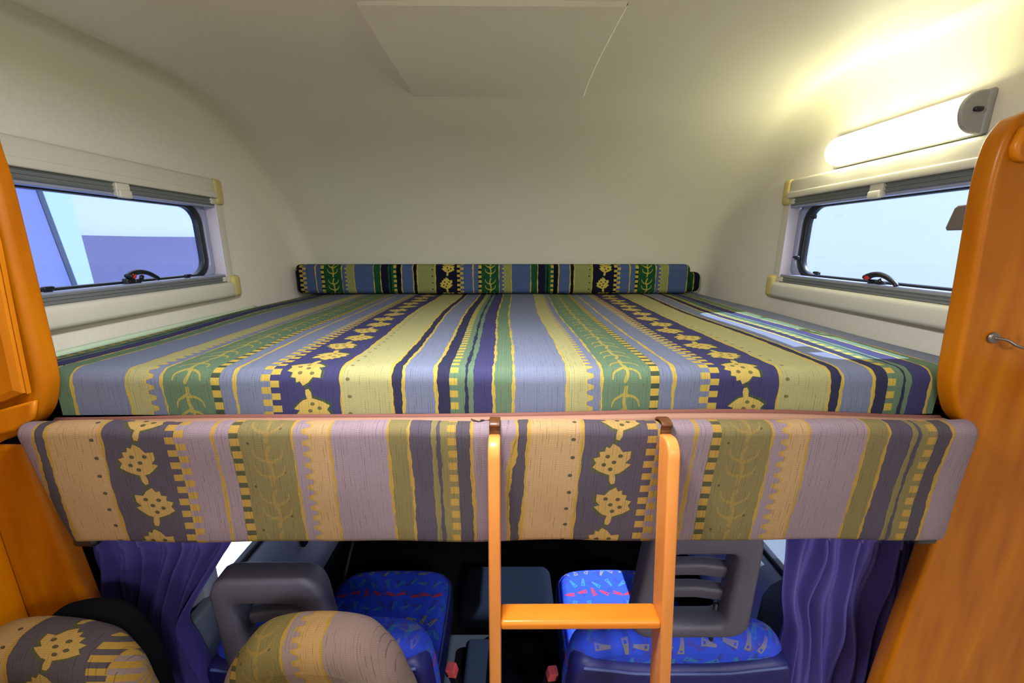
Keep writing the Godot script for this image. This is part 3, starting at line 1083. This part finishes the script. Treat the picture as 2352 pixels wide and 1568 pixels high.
func bolster(x0: float, x1: float, d: float, h: float, label: String, leaf_x: float, rep: float) -> void:
	var st := begin()
	var c := Vector3((x0 + x1) / 2, BED + 0.004 + h / 2, -(d + 0.04))
	var uvf := func(p: Vector3, axis: int, _s: float) -> Vector2:
		var w := p.y if axis != 1 else p.y - (p.z - c.z)
		return Vector2(0.0735 + ((p.x if axis != 0 else p.x + p.z - c.z) - leaf_x) / rep, -w / 0.33 + 0.22)
	rbox(st, c, Vector3(x1 - x0, h, 0.08), 0.028, Transform3D.IDENTITY, 4, null, uvf)
	tag(obj("bolster", finish(st), mats.stripes_fresh), label, "bolster")

# ---------- wooden uprights on both sides ----------
func build_side_panels() -> void:
	var z := func(list: Array, d: float) -> Array:
		var p := []
		for c in list:
			var q := on_z(c[0], c[1], d)
			p.append(Vector2(q.x, q.y))
		return p
	# right
	var right_pts: Array = z.call([[2352, 262], [2316, 308], [2289, 380], [2269, 469], [2233, 668], [2200, 835], [2193, 896], [2205, 957], [2236, 990]], 0.76)
	var outline := PackedVector2Array([Vector2(WR - 0.001, EYE + 0.245), Vector2(0.95, EYE + 0.245)])
	for q in curve2(right_pts, 4): outline.append(q)
	for q in [Vector2(0.945, 1.425), Vector2(0.945, 1.38), Vector2(0.934, EYE - 0.637), Vector2(0.907, EYE - 1.035), Vector2(0.865, 0.01), Vector2(1.308, 0.01), Vector2(1.308, 1.545), Vector2(WR - 0.001, 1.545)]: outline.append(q)
	var right := thing("wardrobe_panel", Vector3(0.97, 0, -0.78), "orange brown wooden upright panel at right with rounded inner edge and a coat hook", "wood panel")
	var st := begin()
	prism(st, outline, -0.80, -0.76, 0.008, Transform3D.IDENTITY, 4)
	obj("board", finish(st), mats.wood_upright, right)
	var door := begin()
	var dq: Array = z.call([[2352, 372], [2336, 368], [2329, 355], [2330, 335], [2352, 290]], 0.752)
	var dp := PackedVector2Array([Vector2(1.06, dq[0].y)])
	for q in dq: dp.append(q)
	dp.append(Vector2(1.06, EYE + 0.20))
	prism(door, dp, -0.765, -0.748, 0.006, Transform3D.IDENTITY, 3)
	obj("locker_door", finish(door), mats.wood_door, right)
	# left
	var left_pts: Array = z.call([[0, 300], [12, 345], [42, 440], [107, 707], [137, 835], [142, 885], [132, 935], [100, 972], [40, 1003]], 0.80)
	var lo := PackedVector2Array([Vector2(WL + 0.001, EYE + 0.23)])
	for q in curve2(left_pts, 4): lo.append(q)
	for q in [Vector2(-0.998, 1.40), Vector2(-0.998, 1.36), Vector2(-0.985, EYE - 0.63), Vector2(-0.962, EYE - 0.90), Vector2(-0.915, 0.01), Vector2(WL + 0.001, 0.01)]: lo.append(q)
	var left := thing("locker_panel", Vector3(-1.02, 0, -0.785), "orange brown wooden upright panel at left with a raised locker door", "wood panel")
	var sl := begin()
	prism(sl, lo, -0.80, -0.763, 0.014, Transform3D.IDENTITY, 5, true, null, 0.006)
	obj("board", finish(sl), mats.wood_upright, left)
	struct("trim_7", box(Vector3(WL + 0.007, 1.0, -0.46), Vector3(0.012, 1.98, 0.606), 0.002), mats.wood_upright, "wooden cladding on the left wall before the bunk")
	var rail := begin()
	var rp: Array = z.call([[82, 919], [78, 962], [40, 988], [-60, 1010], [-60, 965], [0, 940]], 0.757)
	prism(rail, PackedVector2Array(rp), -0.765, -0.751, 0.005, Transform3D.IDENTITY, 3)
	obj("bottom_rail", finish(rail), mats.wood_door, left)
	var lp: Array = z.call([[-75, 300], [-8, 560], [32, 760], [62, 905], [0, 930], [-70, 950]], 0.75)
	var ld := begin()
	prism(ld, PackedVector2Array(lp), -0.766, -0.742, 0.016, Transform3D.IDENTITY, 2, false)
	obj("locker_door", finish(ld), mats.wood_door, left)

# ---------- ladder ----------
func build_ladder() -> void:
	var root := thing("bunk_ladder", Vector3(0.13, 0, -0.5), "orange wooden ladder hooked over the valance in front of the bunk", "ladder")
	var top_y := EYE - 0.352
	var lean := 0.128
	var front := func(y: float) -> float: return 0.668 - lean * (top_y - y)   # depth of the rails' front edge
	for k in 2:
		var xl: float = -0.0415 if k == 0 else 0.2895
		var w := 0.0225
		# outline in (depth, y), pushed across x
		var pts := PackedVector2Array()
		var dep := 0.056
		pts.append(Vector2(front.call(top_y) + dep, top_y - 0.004))
		for i in 7:
			var a := PI / 2 * i / 6.0
			pts.append(Vector2(front.call(top_y) + 0.03 - 0.03 * sin(a), top_y - 0.035 + 0.035 * cos(a)))
		pts.append(Vector2(front.call(0.0), 0.0))
		pts.append(Vector2(front.call(0.0) + dep, 0.0))
		var st := begin()
		prism(st, pts, xl, xl + w, 0.004, Transform3D(Basis(Vector3(0, 0, -1), Vector3(0, 1, 0), Vector3(1, 0, 0)), Vector3.ZERO), 3)
		obj("rail", finish(st), mats.wood_ladder, root)
		# brown strap that hooks over the valance
		var sp := []
		for q in [[front.call(top_y - 0.05) + dep - 0.004, top_y - 0.05], [front.call(top_y) + dep - 0.004, top_y + 0.004], [0.716, EYE - 0.336], [0.728, EYE - 0.332], [0.745, EYE - 0.334], [0.754, EYE - 0.342]]:
			sp.append(Vector3(xl + w / 2, q[1], -q[0]))
		var hk := begin()
		var path := curve3(sp, 5)
		for i in path.size() - 1:
			var mid := (path[i] + path[i + 1]) / 2
			var len := path[i].distance_to(path[i + 1]) + 0.003
			var b := Basis.looking_at(path[i + 1] - path[i], Vector3.RIGHT)
			rbox(hk, Vector3.ZERO, Vector3(0.005, 0.021, len), 0.0015, Transform3D(b, mid), 1)
		obj("hook_strap", finish(hk), mats.strap_brown, root)
	for y in [EYE - 0.705, EYE - 0.965, EYE - 1.225, EYE - 1.485]:
		var st := begin()
		var d: float = front.call(y)
		rbox(st, Vector3(0.1355, y - 0.010, -(d + 0.030)), Vector3(0.312, 0.020, 0.046), 0.007, Transform3D.IDENTITY, 3)
		obj("rung", finish(st), mats.wood_rung, root)

# ---------- reading lamp on the right wall ----------
func build_reading_lamp() -> void:
	var root := thing("wall_lamp", Vector3(WR, EYE + 0.25, -1.2), "lit tubular wall lamp above the right window with grey end cap", "lamp")
	var d0 := 1.0
	var d1 := 1.425
	var yc := EYE + 0.288
	obj("back_plate", box(Vector3(WR - 0.008, yc, -(0.985 + d1 - 0.01) / 2), Vector3(0.016, 0.094, d1 - 0.995), 0.004), mats.lamp_base, root)
	var sec := func(a: float, grow: float) -> Vector2:   # (towards the room, height)
		return Vector2(0.014 + 0.052 * pow(sin(a), 0.8) * grow, -0.044 * cos(a) * grow)
	var f := func(u: float, v: float) -> Vector3:
		var t := v
		var endw := 0.045
		var d := lerpf(d1, d0, t)
		var k := clampf((d1 - d) / endw, 0, 1)
		var grow := sqrt(maxf(0.0, 1.0 - (1.0 - k) * (1.0 - k)))
		var q: Vector2 = sec.call(u * PI, maxf(grow, 0.02))
		return Vector3(WR - q.x, yc + q.y, -d)
	var st := begin()
	sheet(18, 40, f, no_uv, true, st)
	obj("lens", finish(st), mats.lamp_lens, root)
	var cap := begin()
	var pl := PackedVector2Array()
	for i in 19:
		pl.append(sec.call(PI * i / 18.0, 1.04))
	pl.append(Vector2(0, 0.05))
	pl.append(Vector2(0, -0.05))
	prism(cap, pl, 0.988, d0, 0.004, Transform3D(Basis(Vector3(-1, 0, 0), Vector3(0, 1, 0), Vector3(0, 0, -1)), Vector3(WR, yc, 0)), 2, false)
	obj("end_cap", finish(cap), mats.lamp_base, root)
	var sw := begin()
	rbox(sw, Vector3(WR - 0.034, yc + 0.004, -0.986), Vector3(0.02, 0.010, 0.01), 0.004)
	obj("switch", finish(sw), mats.latch_black, root)
	for i in 3:
		var l := OmniLight3D.new()
		l.name = numbered(self, "wall_lamp_glow")
		l.light_color = Color(1.0, 0.985, 0.80)
		l.light_energy = 0.055
		l.light_size = 0.025
		l.omni_range = 8.0
		l.omni_attenuation = 2.0
		l.shadow_enabled = true
		l.position = Vector3(WR - 0.036, yc, -lerpf(1.08, 1.36, i / 2.0))
		add_child(l)

# ---------- the cab below ----------
func build_cab() -> void:
	# front wall, windscreen, dashboard
	struct("wall_front", box(Vector3(0, 0.47, -2.37), Vector3(2.0, 1.0, 0.06), 0.0), mats.cab_black, "dark front wall of the cab")
	var ws := begin()
	quad(ws, Vector3(-0.9, 0.95, -2.36), Vector3(0.9, 0.95, -2.36), Vector3(0.86, 1.4, -2.0), Vector3(-0.86, 1.4, -2.0), Vector3(0, 0.6, 1))
	struct("window_3", finish(ws), mats.pane, "windscreen of the cab")
	var db := begin()
	var prof := PackedVector2Array([Vector2(1.86, 0.50), Vector2(1.84, 0.72), Vector2(1.90, 0.90), Vector2(2.0, 0.97), Vector2(2.2, 0.98), Vector2(2.32, 0.95), Vector2(2.32, 0.50)])
	prism(db, prof, -0.88, 0.86, 0.02, Transform3D(Basis(Vector3(0, 0, -1), Vector3(0, 1, 0), Vector3(1, 0, 0)), Vector3.ZERO), 3, false)
	tag(obj("dashboard", finish(db), mats.cab_black), "black dashboard in the dark under the bunk", "dashboard")
	struct("trim_2", box(Vector3(0, 0.012, -1.55), Vector3(1.8, 0.02, 1.5), 0.004), mats.cab_carpet, "black cab carpet")
	# rubber covered hump between the seats
	var hump := thing("floor_hump", Vector3(-0.02, 0.02, -1.6), "dark rubber covered hump on the floor between the cab seats", "floor hump")
	var hs := begin()
	rbox(hs, Vector3(-0.02, 0.085, -1.68), Vector3(0.46, 0.13, 0.30), 0.05)
	obj("hump_body", finish(hs), mats.hump_rubber, hump)
	var h2 := begin()
	rbox(h2, Vector3(-0.02, 0.05, -1.34), Vector3(0.36, 0.06, 0.26), 0.025)
	obj("hump_step", finish(h2), mats.hump_rubber, hump)
	# hand brake between the left seat and the door
	var hb := thing("hand_brake", Vector3(-0.80, 0.03, -1.45), "glossy dark hand brake lever beside the left cab seat", "lever")
	obj("lever", tube_mesh(curve3([Vector3(-0.80, 0.1, -1.45), Vector3(-0.78, 0.3, -1.62), Vector3(-0.77, 0.46, -1.80)], 6), 0.012, 8), mats.cab_gloss, hb)
	obj("grip", tube_mesh(curve3([Vector3(-0.775, 0.38, -1.70), Vector3(-0.77, 0.46, -1.80), Vector3(-0.765, 0.5, -1.86)], 5), 0.019, 8), mats.cab_gloss, hb)
	var n := 0
	for side in [-1.0, 1.0]:
		n += 1
		var root := thing("door_%d" % n, Vector3(side * 0.92, 0.0, -1.5), "grey lined cab door with black window seal on the %s" % ("left" if side < 0 else "right"), "", "", "structure")
		var sill := 0.755 if side < 0 else 0.735
		var lining := func(u: float, v: float) -> Vector3:
			var pr := [Vector2(0.905, sill), Vector2(0.885, sill + 0.004), Vector2(0.85, sill - 0.02), Vector2(0.83, sill - 0.06), Vector2(0.825, sill - 0.16), Vector2(0.79, sill - 0.20), Vector2(0.80, sill - 0.30), Vector2(0.83, sill - 0.34), Vector2(0.84, 0.03)]
			var k := v * 8.0
			var i := mini(int(k), 7)
			var q: Vector2 = pr[i].lerp(pr[i + 1], k - i)
			return Vector3(side * q.x, q.y, -lerpf(1.10, 2.05, u))
		obj("lining", finish(sheet(12, 16, lining, no_uv, side > 0)), mats.door_grey, root)
		obj("lower_panel", box(Vector3(side * 0.835, 0.2, -1.57), Vector3(0.05, 0.42, 0.94), 0.01), mats.cab_black, root)
		obj("outer_skin", box(Vector3(side * 0.935, sill / 2 - 0.02, -1.5), Vector3(0.04, sill, 1.1), 0.01), mats.van_white, root)
		obj("window_seal", box(Vector3(side * 0.908, sill + 0.006, -1.57), Vector3(0.028, 0.026, 0.94), 0.006), mats.seal_black, root)
		obj("window_seal", box(Vector3(side * 0.908, 1.1, -2.03), Vector3(0.03, 0.7, 0.04), 0.006), mats.seal_black, root)
		var pn := begin()
		quad(pn, Vector3(side * 0.915, 0.75, -0.97), Vector3(side * 0.915, 0.75, -2.03), Vector3(side * 0.915, 1.37, -2.03), Vector3(side * 0.915, 1.37, -0.97), Vector3(-side, 0, 0))
		obj("pane", finish(pn), mats.pane, root)
		var hd := begin()
		rbox(hd, Vector3(side * 0.815, sill - 0.09, -1.42), Vector3(0.02, 0.045, 0.12), 0.008)
		obj("pull_handle", finish(hd), mats.cab_gloss, root)
		struct("trim_%d" % (n + 2), box(Vector3(side * 0.985, 0.69, -1.07), Vector3(0.09, 1.38, 0.06), 0.01), mats.pillar_white, "pale pillar trim behind the %s cab curtain" % ("left" if side < 0 else "right"))
		struct("wall_side_%s" % ("left" if side < 0 else "right"), box(Vector3(side * 1.10, 0.69, -0.99), Vector3(0.06, 1.38, 0.38), 0.004), mats.cab_black)
		struct("wall_cab_%s" % ("left" if side < 0 else "right"), box(Vector3(side * 0.94, 0.69, -2.2), Vector3(0.06, 1.42, 0.3), 0.005), mats.cab_black)

func build_cab_seats() -> void:
	var a := cab_seat(Vector3(-0.50, 0.0, 0.0), 0.0, "blue patterned cab seat on the left with low grey slatted headrest", true)
	var b := cab_seat(Vector3(0.445, 0.0, 0.0), 0.13, "blue patterned cab seat on the right with raised grey slatted headrest", false)
	for k in 2:
		var u: float = [1038, 1268][k]
		var v: float = [1538, 1546][k]
		var p := on_z(u, v, 0.97)
		var root := thing("belt_buckle", p + Vector3(0, -0.12, 0.0), "coral red belt buckle standing beside the %s cab seat" % ["left", "right"][k], "belt buckle", "cab belt buckles")
		var st := begin()
		var xf := Transform3D(Basis.from_euler(Vector3(0.2, 0.2 if k else -0.2, -0.15 if k else 0.15)), p)
		rbox(st, Vector3.ZERO, Vector3(0.030, 0.036, 0.028), 0.005, xf)
		obj("red_top", finish(st), mats.coral, root)
		var s2 := begin()
		rbox(s2, Vector3(0, -0.045, 0), Vector3(0.028, 0.06, 0.026), 0.005, xf)
		rbox(s2, Vector3(0.012 if k else -0.012, 0.0, 0.006), Vector3(0.008, 0.022, 0.02), 0.003, xf)
		obj("stalk", finish(s2), mats.latch_black, root)
func cab_seat(at: Vector3, raise: float, label: String, first: bool) -> Node3D:
	var root := thing("driver_chair" if first else "passenger_chair", at + Vector3(0, 0.0, -1.15), label, "seat", "cab seats")
	var T := Transform3D(Basis.IDENTITY, at)
	var cush := 0.375
	# cushion: plan outline (x, -z), lying flat
	var plan := PackedVector2Array()
	for q in curve2([Vector2(-0.245, 0.85), Vector2(-0.255, 1.15), Vector2(-0.25, 1.42), Vector2(-0.235, 1.50), Vector2(-0.17, 1.545), Vector2(0, 1.555), Vector2(0.17, 1.545), Vector2(0.235, 1.50), Vector2(0.25, 1.42), Vector2(0.255, 1.15), Vector2(0.245, 0.85)], 5): plan.append(q)
	var lay := Transform3D(Basis(Vector3(1, 0, 0), Vector3(0, 0, -1), Vector3(0, 1, 0)), at)
	var st := begin()
	prism(st, plan, cush - 0.15, cush - 0.012, 0.02, lay, 3)
	obj("cushion_side", finish(st), mats.leatherette, root)
	var inner := PackedVector2Array()
	for q in plan: inner.append(Vector2(q.x * 0.955, (q.y - 1.2) * 0.97 + 1.2))
	var s2 := begin()
	prism(s2, inner, cush - 0.04, cush + 0.006, 0.03, lay, 4)
	obj("cushion_top", finish(s2), mats.seat_cloth, root)
	var pip := PackedVector3Array()
	for q in inner: pip.append(Vector3(q.x * 1.01, cush - 0.018, -q.y) + at)
	obj("piping", tube_mesh(pip, 0.004, 6), mats.piping_blue, root)
	# base
	obj("seat_base", box(Vector3(0, 0.13, -1.2) + at, Vector3(0.40, 0.22, 0.50), 0.02), mats.cab_black, root)
	# backrest: outline (x, y), pushed along the depth, leaning back a little
	var lean := Basis.from_euler(Vector3(deg_to_rad(10), 0, 0))
	var back_xf := Transform3D(lean, at + Vector3(0, 0.34, -0.93))
	var shape := PackedVector2Array()
	for q in curve2([Vector2(-0.27, 0.0), Vector2(-0.297, 0.2), Vector2(-0.292, 0.36), Vector2(-0.272, 0.44), Vector2(-0.22, 0.482), Vector2(-0.1, 0.495), Vector2(0.1, 0.495), Vector2(0.22, 0.482), Vector2(0.272, 0.44), Vector2(0.292, 0.36), Vector2(0.297, 0.2), Vector2(0.27, 0.0)], 5): shape.append(q)
	var s3 := begin()
	prism(s3, shape, -0.06, 0.03, 0.045, back_xf, 5)
	obj("backrest", finish(s3), mats.seat_cloth, root)
	var shell := PackedVector2Array()
	for q in curve2([Vector2(-0.265, 0.0), Vector2(-0.292, 0.2), Vector2(-0.290, 0.34), Vector2(-0.282, 0.41), Vector2(-0.25, 0.436), Vector2(-0.18, 0.424), Vector2(-0.09, 0.412), Vector2(0.0, 0.410), Vector2(0.09, 0.412), Vector2(0.18, 0.424), Vector2(0.25, 0.436), Vector2(0.282, 0.41), Vector2(0.290, 0.34), Vector2(0.292, 0.2), Vector2(0.265, 0.0)], 5): shell.append(q)
	var s4 := begin()
	prism(s4, shell, -0.02, 0.052, 0.022, back_xf, 4)
	obj("backrest_shell", finish(s4), mats.leatherette, root)
	var seam := PackedVector3Array()
	for q in curve2([Vector2(-0.26, 0.428), Vector2(-0.18, 0.414), Vector2(-0.1, 0.402), Vector2(0.1, 0.402), Vector2(0.18, 0.414), Vector2(0.26, 0.428)], 5): seam.append(back_xf * Vector3(q.x, q.y, 0.049))
	obj("seam", tube_mesh(seam, 0.004, 6), mats.piping_blue, root)
	# headrest: open frame with louvres
	var hx := Transform3D(Basis.from_euler(Vector3(deg_to_rad(6), 0, 0)), at + Vector3(-0.06 if first else -0.008, 0.735 + raise, -0.82))
	var outer := rrect(0, 0.17, 0.288, 0.34, 0.055, 5)
	outer = PackedVector2Array()
	for q in rrect(0, 0.17, 0.288, 0.34, 0.055, 5): outer.append(q if q.y > 0.17 else Vector2(q.x * (1.0 + 0.06 * clampf((0.055 - q.y) / 0.055, 0, 1)), q.y))
	var innr := rrect(0, 0.152, 0.166, 0.224, 0.022, 5)
	for i in outer.size():
		var taper := 1.0 - 0.12 * clampf((outer[i].y) / 0.3, 0, 1)
		outer[i].x *= taper
		innr[i].x *= 1.0 - 0.10 * clampf((innr[i].y) / 0.3, 0, 1)
	var s5 := begin()
	ring(s5, outer, innr, -0.034, 0.030, 0.013, hx)
	var head := obj("headrest", finish(s5), mats.plastic_grey, root)
	for k in 2:
		var s6 := begin()
		var y := 0.100 + 0.074 * k
		var bend := func(p: Vector3) -> Vector3: return p + Vector3(0, -0.012 * (1.0 - pow(p.x / 0.1, 2)), -0.02 * (1.0 - pow(p.x / 0.1, 2)))
		rbox(s6, Vector3(0, 0, 0), Vector3(0.176, 0.040, 0.030), 0.009, hx * Transform3D(Basis.from_euler(Vector3(0.15, 0, 0)), Vector3(0, y, -0.015)), 3, bend)
		obj("slat", finish(s6), mats.plastic_grey, head)
	for sx in [-0.07, 0.07]:
		obj("headrest_post", tube_mesh(PackedVector3Array([at + Vector3(sx, 0.70, -0.84), at + Vector3(sx, 0.80 + raise, -0.83)]), 0.007, 8), mats.cab_gloss, root)
	return root

# ---------- curtains ----------
func build_curtains() -> void:
	var top := 1.075
	for side in [-1.0, 1.0]:
		var root := thing("cab_curtain", Vector3(side * 0.95, top, -0.90), "dark violet satin curtain gathered at the %s of the cab" % ("left" if side < 0 else "right"), "curtain", "cab curtains")
		var f := func(u: float, v: float) -> Vector3:
			# u from the wall inwards
			var wid := 0.0
			var inner := 0.0
			if side > 0:
				inner = lerpf(0.768, 0.82, v) - 0.030 * exp(-pow((v - 0.19) / 0.07, 2)) + 0.03 * smoothstep(0.3, 0.7, v)
				wid = 1.055 - inner
			else:
				inner = 0.778 + 0.118 * smoothstep(0.03, 0.27, v) - 0.018 * exp(-pow((v - 0.045) / 0.035, 2)) - 0.05 * smoothstep(0.32, 0.6, v)
				wid = 1.09 - inner
			var x := inner + wid * (1.0 - u)
			var gather := 0.6 + 0.4 * sin(v * 5.0 + 0.6)
			var ph := u * 46.0 + 1.6 * sin(v * 4.0 + side) + 3.0 * u * v
			var folds := 0.030 * (absf(sin(ph * 0.5)) - 0.6) + 0.010 * sin(u * 71.0 + 5.0 * v) + 0.008 * sin(u * 13.0 + v * 19.0) + 0.004 * sin(v * 60.0 + u * 17.0) * exp(-v * 14.0)
			folds -= 0.03 * exp(-pow((v - 0.20) / 0.08, 2)) * smoothstep(0.7, 1.0, u)
			var d := 0.885 + folds * (0.75 + 0.25 * gather) + 0.06 * u * (1.0 - 0.5 * v)
			return Vector3(side * x, top - v * 1.2, -d)
		var st := begin()
		sheet(150, 70, f, no_uv, side < 0, st)
		obj("cloth", finish(st), mats.curtain_satin, root)
		var hd := func(u: float, v: float) -> Vector3:
			var p: Vector3 = f.call(u, v * 0.03)
			return p + Vector3(0, 0.012, 0.006)
		obj("heading_tape", finish(sheet(150, 2, hd, no_uv, side < 0)), mats.curtain_satin, root)
		obj("rail", tube_mesh(PackedVector3Array([Vector3(side * 0.68, top + 0.03, -0.94), Vector3(side * 1.05, top + 0.03, -0.88)]), 0.006, 8), mats.cab_gloss, root)
		for k in 5:
			var p: Vector3 = f.call(0.1 + 0.19 * k, 0.0)
			obj("glider", tube_mesh(PackedVector3Array([p + Vector3(0, 0.034, 0.004), p + Vector3(0.002, 0.012, 0.012), p + Vector3(0, -0.006, 0.006)]), 0.003, 6), mats.hook_metal, root)

# ---------- dinette backrests in the foreground ----------
func build_dinette() -> void:
	var labels := ["rounded dinette backrest top in tan striped cover below the valance centre left", "shaded dinette backrest top in striped cover darkened for shade in the bottom left corner"]
	var spots := [Vector3(-0.378, EYE - 0.699, -0.60), Vector3(-0.885, EYE - 0.712, -0.60)]
	for k in 2:
		var at: Vector3 = spots[k]
		var root := thing("dinette_backrest", Vector3(at.x, 0.0, at.z), labels[k], "backrest", "dinette backrests")
		var half := 0.19
		var pts := PackedVector2Array()
		for q in curve2([Vector2(-0.215, -1.05), Vector2(-0.205, -0.30), Vector2(-0.172, -0.12), Vector2(-0.135, -0.05), Vector2(-0.09, -0.012), Vector2(0.0, 0.0), Vector2(0.09, -0.012), Vector2(0.135, -0.05), Vector2(0.172, -0.12), Vector2(0.205, -0.30), Vector2(0.215, -1.05)], 5): pts.append(q)
		var st := begin()
		var su: float = [0.45, 0.03][k]
		var uvf := func(p: Vector3) -> Vector2: return Vector2(su + (p.x + 0.06 * sin(p.y * 6.0)) / REP, (-p.y + (p.z if p.y > -0.1 else 0.0)) / 0.381 + 0.1)
		prism(st, pts, -0.085, 0.03, 0.05, Transform3D(Basis.from_euler(Vector3(deg_to_rad(-3), 0, [0.0, -0.12][k])), at), 6, true, uvf)
		obj("cover", finish(st), mats.stripes_shaded, root)
		obj("base", box(Vector3(at.x, 0.09, at.z), Vector3(0.40, 0.18, 0.14), 0.01), mats.wood_door, root)
	var bf := begin()
	var poly := PackedVector2Array()
	for q in curve2([Vector2(-1.035, 0.0), Vector2(-1.03, 0.5), Vector2(-1.025, 0.88), Vector2(-1.012, 0.97), Vector2(-0.98, 1.03), Vector2(-0.93, 1.052), Vector2(-0.87, 1.055), Vector2(-0.82, 1.03), Vector2(-0.79, 0.96), Vector2(-0.775, 0.86), Vector2(-0.77, 0.5), Vector2(-0.765, 0.0)], 5): poly.append(q)
	prism(bf, poly, -0.74, -0.69, 0.02, Transform3D.IDENTITY, 4)
	tag(obj("belt_tower", finish(bf), mats.underside_black), "black rounded belt frame cover behind the shaded dinette backrest", "frame cover")

# ---------- small things ----------
func build_small_things() -> void:
	var p := on_z(2280, 775, 0.758)
	var root := thing("coat_hook", p + Vector3(0, -0.02, 0), "small metal coat hook screwed to the right wooden panel", "hook")
	var st := begin()
	var xf := Transform3D(Basis.IDENTITY, p)
	prism(st, rrect(0, 0, 0.022, 0.022, 0.0109, 6), -0.002, 0.005, 0.003, xf, 3)
	obj("base", finish(st), mats.hook_metal, root)
	var arm := []
	for q in [[0.0, 0.0, 0.004], [0.012, -0.002, 0.014], [0.022, -0.010, 0.022], [0.034, -0.014, 0.026], [0.046, -0.010, 0.026], [0.052, 0.002, 0.024], [0.046, 0.011, 0.022]]:
		arm.append(p + Vector3(q[0], q[1], q[2]))
	obj("arm", tube_mesh(curve3(arm, 6), 0.0026, 8), mats.hook_metal, root)
